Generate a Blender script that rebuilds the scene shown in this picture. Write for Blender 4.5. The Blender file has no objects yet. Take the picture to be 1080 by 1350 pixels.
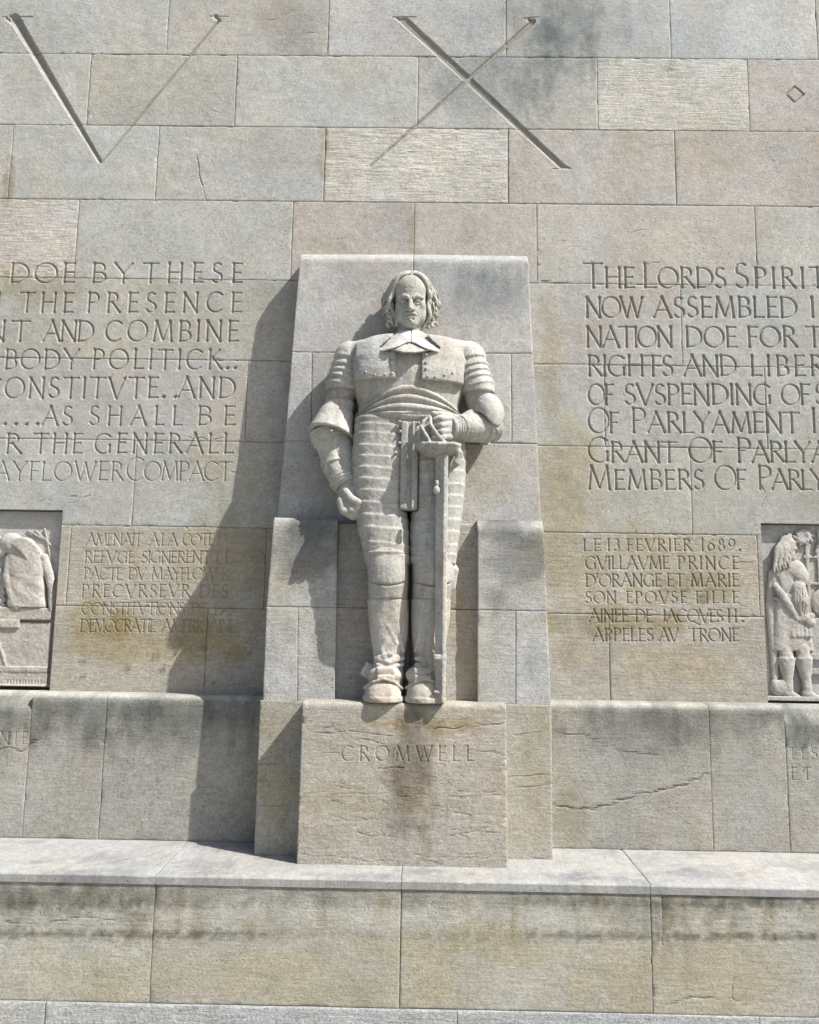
import bpy, math, random
import numpy as np
from mathutils import Matrix, Vector

# ---------------------------------------------------------------- camera, sky, sun
SC = bpy.context.scene
CAMP = np.array([0.0, -5.65, 2.6])
FPX = 1080.0
def _rot(yaw, pit, rol):
    yaw, pit, rol = [math.radians(a) for a in (yaw, pit, rol)]
    cy, sy, cp, sp, cr, sr = math.cos(yaw), math.sin(yaw), math.cos(pit), math.sin(pit), math.cos(rol), math.sin(rol)
    return (np.array([[cy, -sy, 0], [sy, cy, 0], [0, 0, 1]]) @ np.array([[1, 0, 0], [0, cp, -sp], [0, sp, cp]])
            @ np.array([[cr, 0, sr], [0, 1, 0], [-sr, 0, cr]]))
CR = _rot(.681, 7.8, -.926)
cd = bpy.data.cameras.new('camera'); cam = bpy.data.objects.new('camera', cd)
SC.collection.objects.link(cam)
cd.sensor_fit = 'HORIZONTAL'; cd.sensor_width = 36; cd.lens = 36; cd.clip_start = .05; cd.clip_end = 500
cam.matrix_world = Matrix(((CR[0, 0], CR[0, 2], -CR[0, 1], CAMP[0]), (CR[1, 0], CR[1, 2], -CR[1, 1], CAMP[1]),
                           (CR[2, 0], CR[2, 2], -CR[2, 1], CAMP[2]), (0, 0, 0, 1)))
SC.camera = cam
SUN_AZ, SUN_EL = 63.5, 50.0          # from the wall's normal towards +x, above the horizon
az, el = math.radians(SUN_AZ), math.radians(SUN_EL)
sund = Vector((math.sin(az) * math.cos(el), -math.cos(az) * math.cos(el), math.sin(el)))
w = bpy.data.worlds.new('World'); SC.world = w; w.use_nodes = True
nt = w.node_tree
sky = nt.nodes.new('ShaderNodeTexSky'); sky.sky_type = 'NISHITA'; sky.sun_disc = False
sky.sun_elevation = el; sky.sun_rotation = math.atan2(sund.x, sund.y)
sky.dust_density = 3.0; sky.air_density = 1.0; sky.ozone_density = 1.0
nt.links.new(sky.outputs[0], nt.nodes['Background'].inputs[0])
nt.nodes['Background'].inputs[1].default_value = .083
ld = bpy.data.lights.new('sun', 'SUN'); ld.energy = 5.0; ld.angle = math.radians(.53); ld.color = (1, .965, .905)
sun = bpy.data.objects.new('sun', ld); SC.collection.objects.link(sun)
sun.rotation_euler = sund.to_track_quat('Z', 'Y').to_euler()
vs = SC.view_settings; vs.view_transform = 'Standard'; vs.look = 'None'; vs.gamma = 1; vs.use_curve_mapping = False
vs.exposure = 0.70

# ---------------------------------------------------------------- measuring helpers
def ray(u, v): return CR @ np.array([(u - 540) / FPX, 1.0, -(v - 675) / FPX])
def P(u, v, y):                      # the point of the plane Y = y that photo pixel (u, v) looks at
    r = ray(u, v); return CAMP + r * ((y - CAMP[1]) / r[1])

def _hash(ix, iz, seed):
    n = (ix.astype(np.int64) * 374761393 + iz.astype(np.int64) * 668265263 + seed * 982451653) & 0x7fffffff
    n = ((n ^ (n >> 13)) * 1274126177) & 0x7fffffff
    return ((n ^ (n >> 16)) & 0xffff) / 65535.0
def vn(x, z, s, seed=0):
    x = np.asarray(x) / s; z = np.asarray(z) / s
    ix = np.floor(x); iz = np.floor(z); fx = x - ix; fz = z - iz
    fx = fx * fx * (3 - 2 * fx); fz = fz * fz * (3 - 2 * fz)
    a = _hash(ix, iz, seed); b = _hash(ix + 1, iz, seed); c = _hash(ix, iz + 1, seed); d = _hash(ix + 1, iz + 1, seed)
    return (a + (b - a) * fx) * (1 - fz) + (c + (d - c) * fx) * fz
def fbm(x, z, s, seed=0, o=4):
    r = 0; a = .5; t = 0
    for i in range(o):
        r = r + a * vn(x, z, s, seed + i * 17); t += a; a *= .5; s *= .5
    return r / t

# ---------------------------------------------------------------- materials
def stone_mat(name, grain=1.0, gloss=.88, bumpd=.0044, pits=1.0, veins=False):
    m = bpy.data.materials.new(name); m.use_nodes = True
    N, L = m.node_tree.nodes, m.node_tree.links
    bs = N['Principled BSDF']; bs.inputs['Roughness'].default_value = gloss
    bs.inputs['Specular IOR Level'].default_value = .25
    def n(t, **k):
        x = N.new(t)
        for a, b in k.items():
            if a in x.inputs.keys(): x.inputs[a].default_value = b
            else: setattr(x, a, b)
        return x
    geo = n('ShaderNodeNewGeometry'); oi = n('ShaderNodeObjectInfo')
    off = n('ShaderNodeVectorMath', operation='MULTIPLY_ADD')
    cmb = n('ShaderNodeCombineXYZ')
    for i in range(3): L.new(oi.outputs['Random'], cmb.inputs[i])
    L.new(cmb.outputs[0], off.inputs[0]); off.inputs[1].default_value = (37, 23, 51)
    L.new(geo.outputs['Position'], off.inputs[2]); pos = off.outputs[0]
    at = n('ShaderNodeAttribute', attribute_name='tint'); ar = n('ShaderNodeAttribute', attribute_name='rough')
    def noise(scale, detail, rough=.6, vec=None, dist=0.0):
        x = n('ShaderNodeTexNoise', Scale=scale, Detail=detail, Roughness=rough, Distortion=dist)
        L.new(vec or pos, x.inputs['Vector']); return x.outputs['Fac']
    def mr(src, a, b, c, d):
        x = n('ShaderNodeMapRange'); L.new(src, x.inputs[0])
        for i, v in enumerate((a, b, c, d)): x.inputs[i + 1].default_value = v
        return x.outputs[0]
    def mth(op, a, b, c=None):
        x = n('ShaderNodeMath', operation=op)
        for i, v in enumerate((a, b, c)):
            if v is None: continue
            if isinstance(v, (int, float)): x.inputs[i].default_value = v
            else: L.new(v, x.inputs[i])
        return x.outputs[0]
    mp = n('ShaderNodeMapping'); mp.inputs['Scale'].default_value = (1.0, 1.0, 9.0); mp.inputs['Rotation'].default_value = (0, math.radians(4), 0)
    if veins: mp.inputs['Scale'].default_value = (7.0, 1.3, 1.0); mp.inputs['Rotation'].default_value = (0, 0, math.radians(38))
    L.new(pos, mp.inputs['Vector'])
    big = noise(1.7, 5, .6); mid = noise(9, 5, .62); fine = noise(62, 4, .7); vf = noise(210, 3, .75)
    strata = noise(7, 5, .65, mp.outputs[0], .4)
    vo = n('ShaderNodeTexVoronoi', Scale=46.0); L.new(pos, vo.inputs['Vector'])
    pm = mr(noise(3.1, 3), .54, .68, 0, 1)
    pit = mth('MULTIPLY', mr(vo.outputs['Distance'], .10, .24, 1, 0), pm)
    v1 = mr(big, .3, .7, .90, 1.09); v2 = mr(mid, .3, .7, .91, 1.08)
    g = .17 * grain; v3 = mr(fine, .33, .67, 1 - g, 1 + g * .8); v5 = mr(vf, .35, .65, 1 - g * .8, 1 + g * .6)
    st = mr(strata, .34, .66, -.22, .16); st = mth('MULTIPLY_ADD', st, mth('ADD', ar.outputs['Fac'], .05), 1.0)
    val = mth('MULTIPLY', mth('MULTIPLY', v1, v2), mth('MULTIPLY', mth('MULTIPLY', v3, v5), st))
    blot = noise(26, 4, .65, None, .5); spk = noise(120, 2, .5)
    val = mth('MULTIPLY', val, mr(blot, .30, .68, .88, 1.08)); val = mth('MULTIPLY', val, mr(spk, .66, .73, 1.0, .70))
    val = mth('MULTIPLY', val, mth('MULTIPLY_ADD', pit, -.45 * pits, 1.0))
    vm = n('ShaderNodeVectorMath', operation='SCALE'); L.new(at.outputs['Vector'], vm.inputs[0]); L.new(val, vm.inputs['Scale'])
    hue = n('ShaderNodeMix', data_type='RGBA', blend_type='MULTIPLY'); hue.inputs[0].default_value = 1
    cr = n('ShaderNodeValToRGB'); L.new(noise(2.6, 4, .6), cr.inputs[0])
    cr.color_ramp.elements[0].position = .32; cr.color_ramp.elements[0].color = (.975, 1.0, 1.02, 1)
    cr.color_ramp.elements[1].position = .68; cr.color_ramp.elements[1].color = (1.035, 1.0, .945, 1)
    L.new(vm.outputs[0], hue.inputs['A']); L.new(cr.outputs[0], hue.inputs['B'])
    L.new(hue.outputs['Result'], bs.inputs['Base Color'])
    h = mth('ADD', mth('MULTIPLY', fine, .55), mth('MULTIPLY', vf, .35))
    h = mth('MULTIPLY', h, mth('MULTIPLY_ADD', ar.outputs['Fac'], 1.6, .75))
    h = mth('ADD', h, mth('MULTIPLY', mth('MULTIPLY', strata, 2.2), ar.outputs['Fac']))
    h = mth('SUBTRACT', h, mth('MULTIPLY', pit, .9 * pits)); h = mth('ADD', h, mth('MULTIPLY', mid, .8)); h = mth('ADD', h, mth('MULTIPLY', blot, .5)); h = mth('SUBTRACT', h, mr(spk, .64, .73, 0, .8))
    b = n('ShaderNodeBump', Strength=1.0, Distance=bumpd * grain); L.new(h, b.inputs['Height']); L.new(b.outputs[0], bs.inputs['Normal'])
    return m
M_WALL = stone_mat('weathered_limestone')
M_STAT = stone_mat('carved_statue_stone', .95, .88, .0042, .9)
M_LEDGE = stone_mat('ledge_marble', .8, .8, .0028, .5, True)
M_GRAN = stone_mat('grey_granite', 1.7, .85, .004, .6)

# ---------------------------------------------------------------- objects
def link(o, parent=None):
    SC.collection.objects.link(o)
    if parent is not None: o.parent = parent
    return o
def tag(o, label=None, cat=None, group=None, kind=None):
    for k, v in (('label', label), ('category', cat), ('group', group), ('kind', kind)):
        if v: o[k] = v
    return o
def empty(name, loc, label, cat, group=None):
    o = bpy.data.objects.new(name, None); o.location = loc; link(o); return tag(o, label, cat, group)
def mk(name, V, Q, mat, parent=None, tint=None, rough=0.0, smooth=True):
    V = np.asarray(V, np.float32)
    if parent is not None and parent.type == 'EMPTY': V = V - np.array(parent.location, np.float32)
    elif parent is not None and parent.parent is not None and parent.parent.type == 'EMPTY': V = V - np.array(parent.parent.location, np.float32)
    Q = np.asarray(Q, np.int32); me = bpy.data.meshes.new(name)
    me.vertices.add(len(V)); me.vertices.foreach_set('co', V.ravel())
    me.loops.add(Q.size); me.loops.foreach_set('vertex_index', Q.ravel())
    me.polygons.add(len(Q)); me.polygons.foreach_set('loop_start', np.arange(0, Q.size, Q.shape[1], dtype=np.int32))
    me.polygons.foreach_set('use_smooth', np.full(len(Q), smooth, bool)) if np.isscalar(smooth) else me.polygons.foreach_set('use_smooth', smooth)
    me.update(calc_edges=True)
    c = np.ones((len(V), 4), np.float32); c[:, :3] = tint if tint is not None else (.4, .38, .33)
    a = me.attributes.new('tint', 'FLOAT_COLOR', 'POINT'); a.data.foreach_set('color', c.ravel())
    r = np.zeros(len(V), np.float32) + rough
    a = me.attributes.new('rough', 'FLOAT', 'POINT'); a.data.foreach_set('value', r)
    me.materials.append(mat)
    return link(bpy.data.objects.new(name, me), parent)

# ---------------------------------------------------------------- carved strokes (V-cut letters, cracks)
SEG = {}           # plane key -> list of (ax, az, bx, bz, wa, wb, slope, id)
LID = [0]
def stroke(key, a, b, wa, wb, slope=.8, lid=-1): SEG.setdefault(key, []).append((a[0], a[1], b[0], b[1], wa, wb, slope, lid))
def arc(cx, cy, rx, ry, a0, a1, n=9):
    return [(cx + rx * math.cos(math.radians(a0 + (a1 - a0) * i / n)), cy + ry * math.sin(math.radians(a0 + (a1 - a0) * i / n))) for i in range(n + 1)]
GL = {
 'A': (.82, [[(0, 0), (.41, 1.03)], [(.41, 1.03), (.82, 0)], [(.17, .36), (.66, .36)]]),
 'B': (.58, [[(.08, 0), (.08, 1)], [(.08, 1), (.3, 1)] + arc(.3, .76, .22, .24, 90, -90)[1:] + [(.08, .52)], [(.08, .52), (.32, .52)] + arc(.32, .26, .26, .26, 90, -90)[1:] + [(.08, 0)]]),
 'C': (.8, [arc(.46, .5, .46, .52, 48, 312, 14)]),
 'D': (.8, [[(.08, 0), (.08, 1)], [(.08, 1), (.3, 1)] + arc(.3, .5, .48, .5, 90, -90, 11)[1:] + [(.08, 0)]]),
 'E': (.5, [[(.08, 0), (.08, 1)], [(.08, 1), (.48, 1)], [(.08, .52), (.42, .52)], [(.08, 0), (.5, 0)]]),
 'F': (.48, [[(.08, 0), (.08, 1)], [(.08, 1), (.48, 1)], [(.08, .5), (.4, .5)]]),
 'G': (.84, [arc(.46, .5, .46, .52, 48, 305, 13), [(.76, .08), (.76, .42)]]),
 'H': (.78, [[(.08, 0), (.08, 1)], [(.7, 0), (.7, 1)], [(.08, .52), (.7, .52)]]),
 'I': (.16, [[(.08, 0), (.08, 1)]]),
 'J': (.3, [[(.2, 1), (.2, .1), (.08, -.08), (-.04, -.1)]]),
 'K': (.66, [[(.08, 0), (.08, 1)], [(.08, .46), (.58, 1)], [(.22, .6), (.68, 0)]]),
 'L': (.5, [[(.08, 0), (.08, 1)], [(.08, 0), (.5, 0)]]),
 'M': (.98, [[(.06, 0), (.16, 1)], [(.16, 1), (.49, .08)], [(.49, .08), (.82, 1)], [(.82, 1), (.92, 0)]]),
 'N': (.8, [[(.08, 0), (.08, 1)], [(.08, 1), (.72, -.02)], [(.72, 0), (.72, 1)]]),
 'O': (.94, [arc(.47, .5, .47, .52, 90, 450, 20)]),
 'P': (.56, [[(.08, 0), (.08, 1)], [(.08, 1), (.28, 1)] + arc(.28, .74, .26, .26, 90, -90)[1:] + [(.08, .48)]]),
 'Q': (.94, [arc(.47, .5, .47, .52, 90, 450, 20), [(.5, .0), (.95, -.22)]]),
 'R': (.64, [[(.08, 0), (.08, 1)], [(.08, 1), (.28, 1)] + arc(.28, .75, .24, .25, 90, -90)[1:] + [(.08, .5)], [(.28, .5), (.66, 0)]]),
 'S': (.5, [arc(.26, .76, .21, .25, 45, 215, 8) + [(.26, .52)] + arc(.25, .25, .23, .26, 50, -150, 9)]),
 'T': (.72, [[(.36, 0), (.36, 1)], [(0, 1), (.72, 1)]]),
 'U': (.74, [[(.08, 1), (.08, .35)] + arc(.37, .32, .29, .33, 180, 360, 8) + [(.66, 1)]]),
 'V': (.76, [[(0, 1), (.38, -.02)], [(.38, -.02), (.76, 1)]]),
 'W': (1.1, [[(0, 1), (.3, 0)], [(.3, 0), (.55, .96)], [(.55, .96), (.82, 0)], [(.82, 0), (1.1, 1)]]),
 'X': (.74, [[(0, 1), (.74, 0)], [(0, 0), (.72, 1)]]),
 'Y': (.72, [[(0, 1), (.36, .48)], [(.36, .48), (.72, 1)], [(.36, 0), (.36, .48)]]),
 '1': (.2, [[(.1, 0), (.1, 1)]]),
 '3': (.5, [arc(.22, .76, .2, .24, 140, -60, 8) + arc(.22, .26, .24, .28, 80, -140, 9)]),
 '6': (.6, [arc(.3, .3, .26, .31, 100, 460, 14), [(.5, 1.02), (.2, .75), (.05, .4)]]),
 '8': (.54, [arc(.27, .76, .19, .24, 90, 450, 12), arc(.27, .26, .25, .27, 90, 450, 14)]),
 '9': (.6, [arc(.3, .7, .26, .31, 100, 460, 14), [(.1, -.02), (.42, .25), (.55, .6)]]),
 '.': (.1, [[(.04, .02), (.07, .05)]]), '-': (.34, [[(.0, .45), (.32, .45)]]), "'": (.1, [[(.06, 1), (.03, .78)]]),
}
def word(key, txt, u0, u1, v0, v1, y, wt=.158, slope=1.0, big=None):
    """letters of txt cut between pixels u0..u1, top v0, baseline v1, on the plane Y=y"""
    a = P(u0, v1, y); b = P(u1, v1, y); t = P(u0, v0, y); h = t[2] - a[2]; W = b[0] - a[0]
    sz = [1.22 if (big and i in big) else 1.0 for i in range(len(txt))]
    ws = [GL[c][0] * h * s for c, s in zip(txt, sz)]
    n = len(txt); gap = (W - sum(ws)) / max(1, n - 1) if n > 1 else 0; k = 1.0
    if n > 1 and gap < .03 * h: k = (W - .03 * h * (n - 1)) / sum(ws); gap = .03 * h
    if n > 1 and gap > .5 * h and sum(ws) > 0:
        k = min(1.2, (W - .3 * h * (n - 1)) / sum(ws)); gap = (W - sum(ws) * k) / (n - 1)
    x = a[0]; rr = random.Random(hash(len(txt) * 31 + int(u0)))
    for i, c in enumerate(txt):
        LID[0] += 1; lid = LID[0]; s = h * sz[i]; jz = rr.uniform(-.015, .015) * h
        zb = a[2] + (b[2] - a[2]) * (x - a[0]) / max(W, 1e-6) + jz
        for line in GL[c][1]:
            pts = [(x + q[0] * s * k, zb + q[1] * s) for q in line]
            for j in range(len(pts) - 1):
                p, q = pts[j], pts[j + 1]; ang = math.atan2(q[1] - p[1], q[0] - p[0])
                wd = h * wt * (.50 + .50 * abs(math.sin(ang - math.radians(22)))) * (1.5 if c == '.' else 1)
                fa = 1.35 if j == 0 and len(pts) == 2 else 1; fb = 1.35 if j == len(pts) - 2 and len(pts) == 2 else 1
                if len(pts) == 2:
                    m1 = (p[0] + (q[0] - p[0]) * .12, p[1] + (q[1] - p[1]) * .12); m2 = (p[0] + (q[0] - p[0]) * .88, p[1] + (q[1] - p[1]) * .88)
                    stroke(key, p, m1, wd * fa, wd, slope, lid); stroke(key, m1, m2, wd, wd, slope, lid); stroke(key, m2, q, wd, wd * fb, slope, lid)
                    if abs(math.sin(ang)) > .8 and c not in "'.":
                        for e in (p, q):
                            if min(abs(e[1] - zb), abs(e[1] - zb - s)) < .06 * s:
                                stroke(key, (e[0] - .085 * s, e[1]), (e[0] + .085 * s, e[1]), wd * .3, wd * .3, slope, lid)
                else: stroke(key, p, q, wd, wd, slope, lid)
        x += ws[i] * k + gap
def crack(key, pts, y, wid=.005, jit=.012, seed=0, slope=1.3):
    rr = random.Random(seed); w3 = [P(u, v, y) for u, v in pts]
    for i in range(len(w3) - 1):
        a, b = w3[i], w3[i + 1]; L = math.hypot(b[0] - a[0], b[2] - a[2]); n = max(2, int(L / .035)); pr = (a[0], a[2])
        for k in range(1, n + 1):
            t = k / n; e = (a[0] + (b[0] - a[0]) * t + (rr.uniform(-jit, jit) if k < n else 0) * .6, a[2] + (b[2] - a[2]) * t + (rr.uniform(-jit, jit) if k < n else 0))
            w = wid * 1.45 * rr.uniform(.4, 1.35); stroke(key, pr, e, w, w, slope, -2 if rr.random() < .92 else -2); pr = e

# ---------------------------------------------------------------- stains (soiling that belongs to the stone), in photo pixels on plane y
STN = []
def stain(u, v, ru, rv, y, mul, amt=1.0, ns=.12, keys=None, sx=1.0):
    c = P(u, v, y); e = P(u + ru, v, y); f = P(u, v - rv, y)
    STN.append((c[0], c[2], e[0] - c[0], f[2] - c[2], np.array(mul), amt, ns, keys, len(STN), sx))
def tint_at(x, z, base, key):
    T = np.ones(x.shape + (3,), np.float32) * np.asarray(base, np.float32)
    for cx, cz, rx, rz, mul, amt, ns, keys, sd, sx in STN:
        if keys and key not in keys: continue
        if x.max() < cx - 1.7 * rx or x.min() > cx + 1.7 * rx or z.max() < cz - 1.7 * rz or z.min() > cz + 1.7 * rz: continue
        n = fbm(x * sx, z, ns, sd * 7 + 3, 5)
        q = np.sqrt(((x - cx) / rx) ** 2 + ((z - cz) / rz) ** 2) + (n - .5) * 2.4
        k = np.clip((1.15 - q) / .8, 0, 1); k = (k * k * (3 - 2 * k) * amt)[..., None]
        T = T * (1 - k + k * mul)
    return T

def axis(L, h, marks):
    edge = [0, .0026, .0065, .014]
    xs = list(edge) + [L - e for e in edge]
    n = max(2, int(L / h)); xs += list(np.linspace(.014, L - .014, n + 1)[1:-1])
    for a, b, s in marks:
        a = max(.0145, a); b = min(L - .0145, b)
        if b > a: xs += list(np.arange(a, b, s))
    xs = np.unique(np.round(np.array(sorted(xs)), 5)); keep = [0]
    mn = .0024
    for i in range(1, len(xs)):
        if xs[i] - xs[keep[-1]] >= mn: keep.append(i)
    if keep[-1] != len(xs) - 1: keep[-1] = len(xs) - 1
    return xs[keep]

def stone(parent, c4, yf, depth, base=(.41, .385, .33), key='wall', rough=0.0, h=.016, horiz=False, holes=(), name='stone_block',
          mat=None, gap=.0011, uneven=1.0, rnd=.0028, seed=None):
    """one dressed stone. c4 = corners (BL, BR, TR, TL) in the face's own (a, b) plane; yf(a, b) = face position; carved by the strokes of its key"""
    mat = mat or M_WALL; h = h * 1.65
    (ax, az_), (bx, bz), (cx, cz), (dx, dz) = c4
    rj = random.Random(int(abs(ax * 131 + az_ * 71) * 100)); gap *= rj.uniform(.35, 1.7); rnd *= rj.uniform(.5, 1.5); ej = rj.uniform(.0, .22)
    W = max((bx - ax + cx - dx) / 2, .03); Hh = max((dz - az_ + cz - bz) / 2, .03)
    seed = seed if seed is not None else int(abs(ax * 977 + az_ * 331 + bx * 53) * 10) % 9999
    x0, x1, z0, z1 = min(ax, dx), max(bx, cx), min(az_, bz), max(cz, dz)
    segs = [s for s in SEG.get(key, []) if max(s[0], s[2]) > x0 - .03 and min(s[0], s[2]) < x1 + .03 and max(s[1], s[3]) > z0 - .03 and min(s[1], s[3]) < z1 + .03]
    mu, mv = [], []
    for s in segs:
        wd = max(s[4], s[5]) * .6 + .002
        fine = .0044 if s[7] > 0 else .006; fv = .0036 if s[7] > 0 else .0042
        if s[4] > .045: fine = fv = .0075
        la, lb = min(s[0], s[2]) - wd - x0, max(s[0], s[2]) + wd - x0
        if s[7] > 0 or abs(s[3] - s[1]) > abs(s[2] - s[0]): mu.append((la, lb, fine))
        mv.append((min(s[1], s[3]) - wd - z0, max(s[1], s[3]) + wd - z0, fv))
    def merge(m):
        m = sorted(m); o = []
        for a, b, s in m:
            if o and a <= o[-1][1] + .004: o[-1][1] = max(o[-1][1], b); o[-1][2] = min(o[-1][2], s)
            else: o.append([a, b, s])
        return o
    ua = axis(W, h, merge(mu)); va = axis(Hh, h, merge(mv))
    for hx0, hx1, hz0, hz1 in holes:
        for q, arr_, o, LL in ((hx0, 'u', x0, W), (hx1, 'u', x0, W), (hz0, 'v', z0, Hh), (hz1, 'v', z0, Hh)):
            if o < q < o + LL:
                if arr_ == 'u': ua[np.argmin(abs(ua - (q - o)))] = q - o
                else: va[np.argmin(abs(va - (q - o)))] = q - o
    U, Vv = np.meshgrid(ua / W, va / Hh)
    g0, g1 = gap / W, gap / Hh; Ui = g0 + U * (1 - 2 * g0); Vi = g1 + Vv * (1 - 2 * g1)
    X = (ax * (1 - Ui) + bx * Ui) * (1 - Vi) + (dx * (1 - Ui) + cx * Ui) * Vi
    Z = (az_ * (1 - Ui) + bz * Ui) * (1 - Vi) + (dz * (1 - Ui) + cz * Ui) * Vi
    de = np.minimum(np.minimum(U * W, (1 - U) * W), np.minimum(Vv * Hh, (1 - Vv) * Hh))
    de = de + (fbm(X, Z, .02, seed + 5, 3) - .5) * .004 * uneven
    D = rnd * np.clip(1 - de / .006, 0, 1.3) ** 1.6
    chip = fbm(X, Z, .06, seed + 9, 3); D += .006 * np.clip((chip - .66) * 8, 0, 1) * np.clip(1 - de / .018, 0, 1) * uneven
    D += (.0045 * (fbm(X, Z, .34, seed, 3) - .5) + .0016 * (fbm(X, Z, .05, seed + 2, 3) - .5)) * uneven
    if rough > 0: D += rough * (.006 * (fbm(X, Z * 3.2, .05, seed + 31, 4) - .5) + .004 * np.clip(fbm(X, Z * 2.5, .018, seed + 41, 2) - .62, 0, 1))
    G = np.zeros_like(D); ID = np.full(D.shape, -1, np.int32)
    rect = abs(ax - dx) < 1e-6 and abs(bx - cx) < 1e-6 and abs(az_ - bz) < 1e-6
    for s in segs:
        wd = max(s[4], s[5]) * .5 + .001
        xa, xb, za, zb = min(s[0], s[2]) - wd, max(s[0], s[2]) + wd, min(s[1], s[3]) - wd, max(s[1], s[3]) + wd
        if rect:
            i0, i1 = np.searchsorted(X[0], (xa, xb)); j0, j1 = np.searchsorted(Z[:, 0], (za, zb)); sl = (slice(j0, j1), slice(i0, i1))
            if j1 <= j0 or i1 <= i0: continue
        else:
            sl = np.nonzero((X > xa) & (X < xb) & (Z > za) & (Z < zb))
            if len(sl[0]) == 0: continue
        x, z = X[sl], Z[sl]; ex, ez = s[2] - s[0], s[3] - s[1]; LL = ex * ex + ez * ez + 1e-12
        t = np.clip(((x - s[0]) * ex + (z - s[1]) * ez) / LL, 0, 1)
        d = np.hypot(x - s[0] - t * ex, z - s[1] - t * ez); r = (s[4] + (s[5] - s[4]) * t) * .5
        g = np.clip(r - d, 0, None) * s[6]; m = g > G[sl]
        gs = G[sl]; gs[m] = g[m]; G[sl] = gs
        if s[7] > 0:
            ii = ID[sl]; ii[m & (g > .0004)] = s[7]; ID[sl] = ii
    D += G
    mask = np.ones((len(va) - 1, len(ua) - 1), bool)
    for hx0, hx1, hz0, hz1 in holes:
        xc = (X[:-1, :-1] + X[1:, 1:]) / 2; zc = (Z[:-1, :-1] + Z[1:, 1:]) / 2
        mask &= ~((xc > hx0) & (xc < hx1) & (zc > hz0) & (zc < hz1))
    if not mask.any(): return None
    Yf = yf(X, Z)
    def place(A, B, F, d): return np.stack([A, B, F - d], -1) if horiz else np.stack([A, F + d, B], -1)
    pts = place(X, Z, Yf, D).reshape(-1, 3); back = place(X, Z, np.full_like(Yf, Yf.min() if not horiz else Yf.max()), depth).reshape(-1, 3)
    if horiz: back[:, 2] = Yf.max() - depth
    base = (base[0] * .995, base[1] * 1.0, base[2] * 1.012)
    T = tint_at(X, Z, base, key) ; T *= (1 + (fbm(X, Z, .5, seed + 77, 4) - .5) * .16)[..., None]
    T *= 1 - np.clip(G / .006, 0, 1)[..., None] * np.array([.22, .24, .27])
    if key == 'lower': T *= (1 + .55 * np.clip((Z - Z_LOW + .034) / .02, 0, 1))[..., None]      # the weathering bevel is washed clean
    T *= (1 - ej * np.clip(1 - de / .008, 0, 1))[..., None]
    T = T.reshape(-1, 3)
    nz, nx = X.shape; I = np.arange(nz * nx).reshape(nz, nx)
    cells = np.stack([I[:-1, :-1], I[:-1, 1:], I[1:, 1:], I[1:, :-1]], -1)
    cid = np.where(ID[:-1, :-1] > 0, ID[:-1, :-1], np.where(ID[1:, 1:] > 0, ID[1:, 1:], np.where(ID[:-1, 1:] > 0, ID[:-1, 1:], ID[1:, :-1])))
    cid = np.where(mask, cid, -9)
    q = cells[(cid < 0) & mask]
    pm = np.pad(mask, 1); sk = []
    for (dj, di, a, b) in ((-1, 0, 0, 1), (0, 1, 1, 2), (1, 0, 2, 3), (0, -1, 3, 0)):
        e = mask & ~pm[1 + dj:1 + dj + mask.shape[0], 1 + di:1 + di + mask.shape[1]]
        cc = cells[e]; sk.append(np.stack([cc[:, b], cc[:, a]], -1))
    sk = np.concatenate(sk)
    n0 = len(pts)
    u, inv = np.unique(sk, return_inverse=True); inv = inv.reshape(-1, 2); m = len(u)
    VV = np.concatenate([pts, pts[u], back[u]]); TT = np.concatenate([T, T[u], T[u]])
    sq = np.stack([n0 + inv[:, 0], n0 + inv[:, 1], n0 + m + inv[:, 1], n0 + m + inv[:, 0]], -1)
    used = np.zeros(len(VV), bool); QQ = np.concatenate([q, sq]); used[QQ] = True; rm = np.cumsum(used) - 1
    o = mk(name, VV[used], rm[QQ], mat, parent, TT[used], rough, np.concatenate([np.ones(len(q), bool), np.zeros(len(sq), bool)]))
    ids = np.unique(cid[cid > 0])
    for k in ids:
        cq = cells[cid == k]; uu, iv = np.unique(cq, return_inverse=True)
        if len(cq) < 6: 
            # a sliver across a joint: keep it with the letter all the same
            pass
        mk('carved_letter', pts[uu], iv.reshape(-1, 4), mat, o, T[uu], rough)
    return o

# ================================================================ THE PLACE
# depth planes (metres in front of the upper wall face, Y = 0)
Y_LOW, Y_PED, Y_PLI, Y_LED = -.17, -.41, -.58, -.81
Z_LED = 1.197; Z_LOW = 2.115; Z_PL = float(P(535, 927, Y_PLI)[2]); Z_BASE = float(P(530, 1330, Y_LED)[2]); Z_NOSE = Z_LED - .018
# ---- inscriptions
def row(key, y, v0, v1, ws, **k):
    for t, a, b in ws: word(key, t, a, b, v0, v1, y, **k)
K = 'wall'
row(K, 0, 347, 372, [('DOE', 12, 97), ('BY', 120, 173), ('THESE', 188, 318)])
row(K, 0, 386, 411, [('N', -22, 1), ('THE', 25, 95), ('PRESENCE', 114, 317)])
row(K, 0, 423, 449, [('NT', -20, 37), ('AND', 56, 122), ('COMBINE', 138, 313)])
row(K, 0, 461, 486, [('BODY', 5, 102), ('POLITICK..', 121, 311)])
row(K, 0, 498, 524, [('CONSTITVTE', -22, 207), ('..', 214, 232), ('AND', 234, 309)])
row(K, 0, 536, 560, [('....', 5, 50), ('AS', 55, 94), ('SHALL', 117, 239), ('BE', 260, 309)])
row(K, 0, 572, 597, [('OR', -32, 26), ('THE', 43, 107), ('GENERALL', 124, 307)])
row(K, 0, 609, 633, [('MAYFLOWER', -42, 161), ('COMPACT-', 166, 313)], wt=.12, big={0})
row(K, 0, 353, 379, [('THE', 770, 836), ('LORDS', 848, 957), ('SPIRITVAL', 970, 1170)], big={0})
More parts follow.
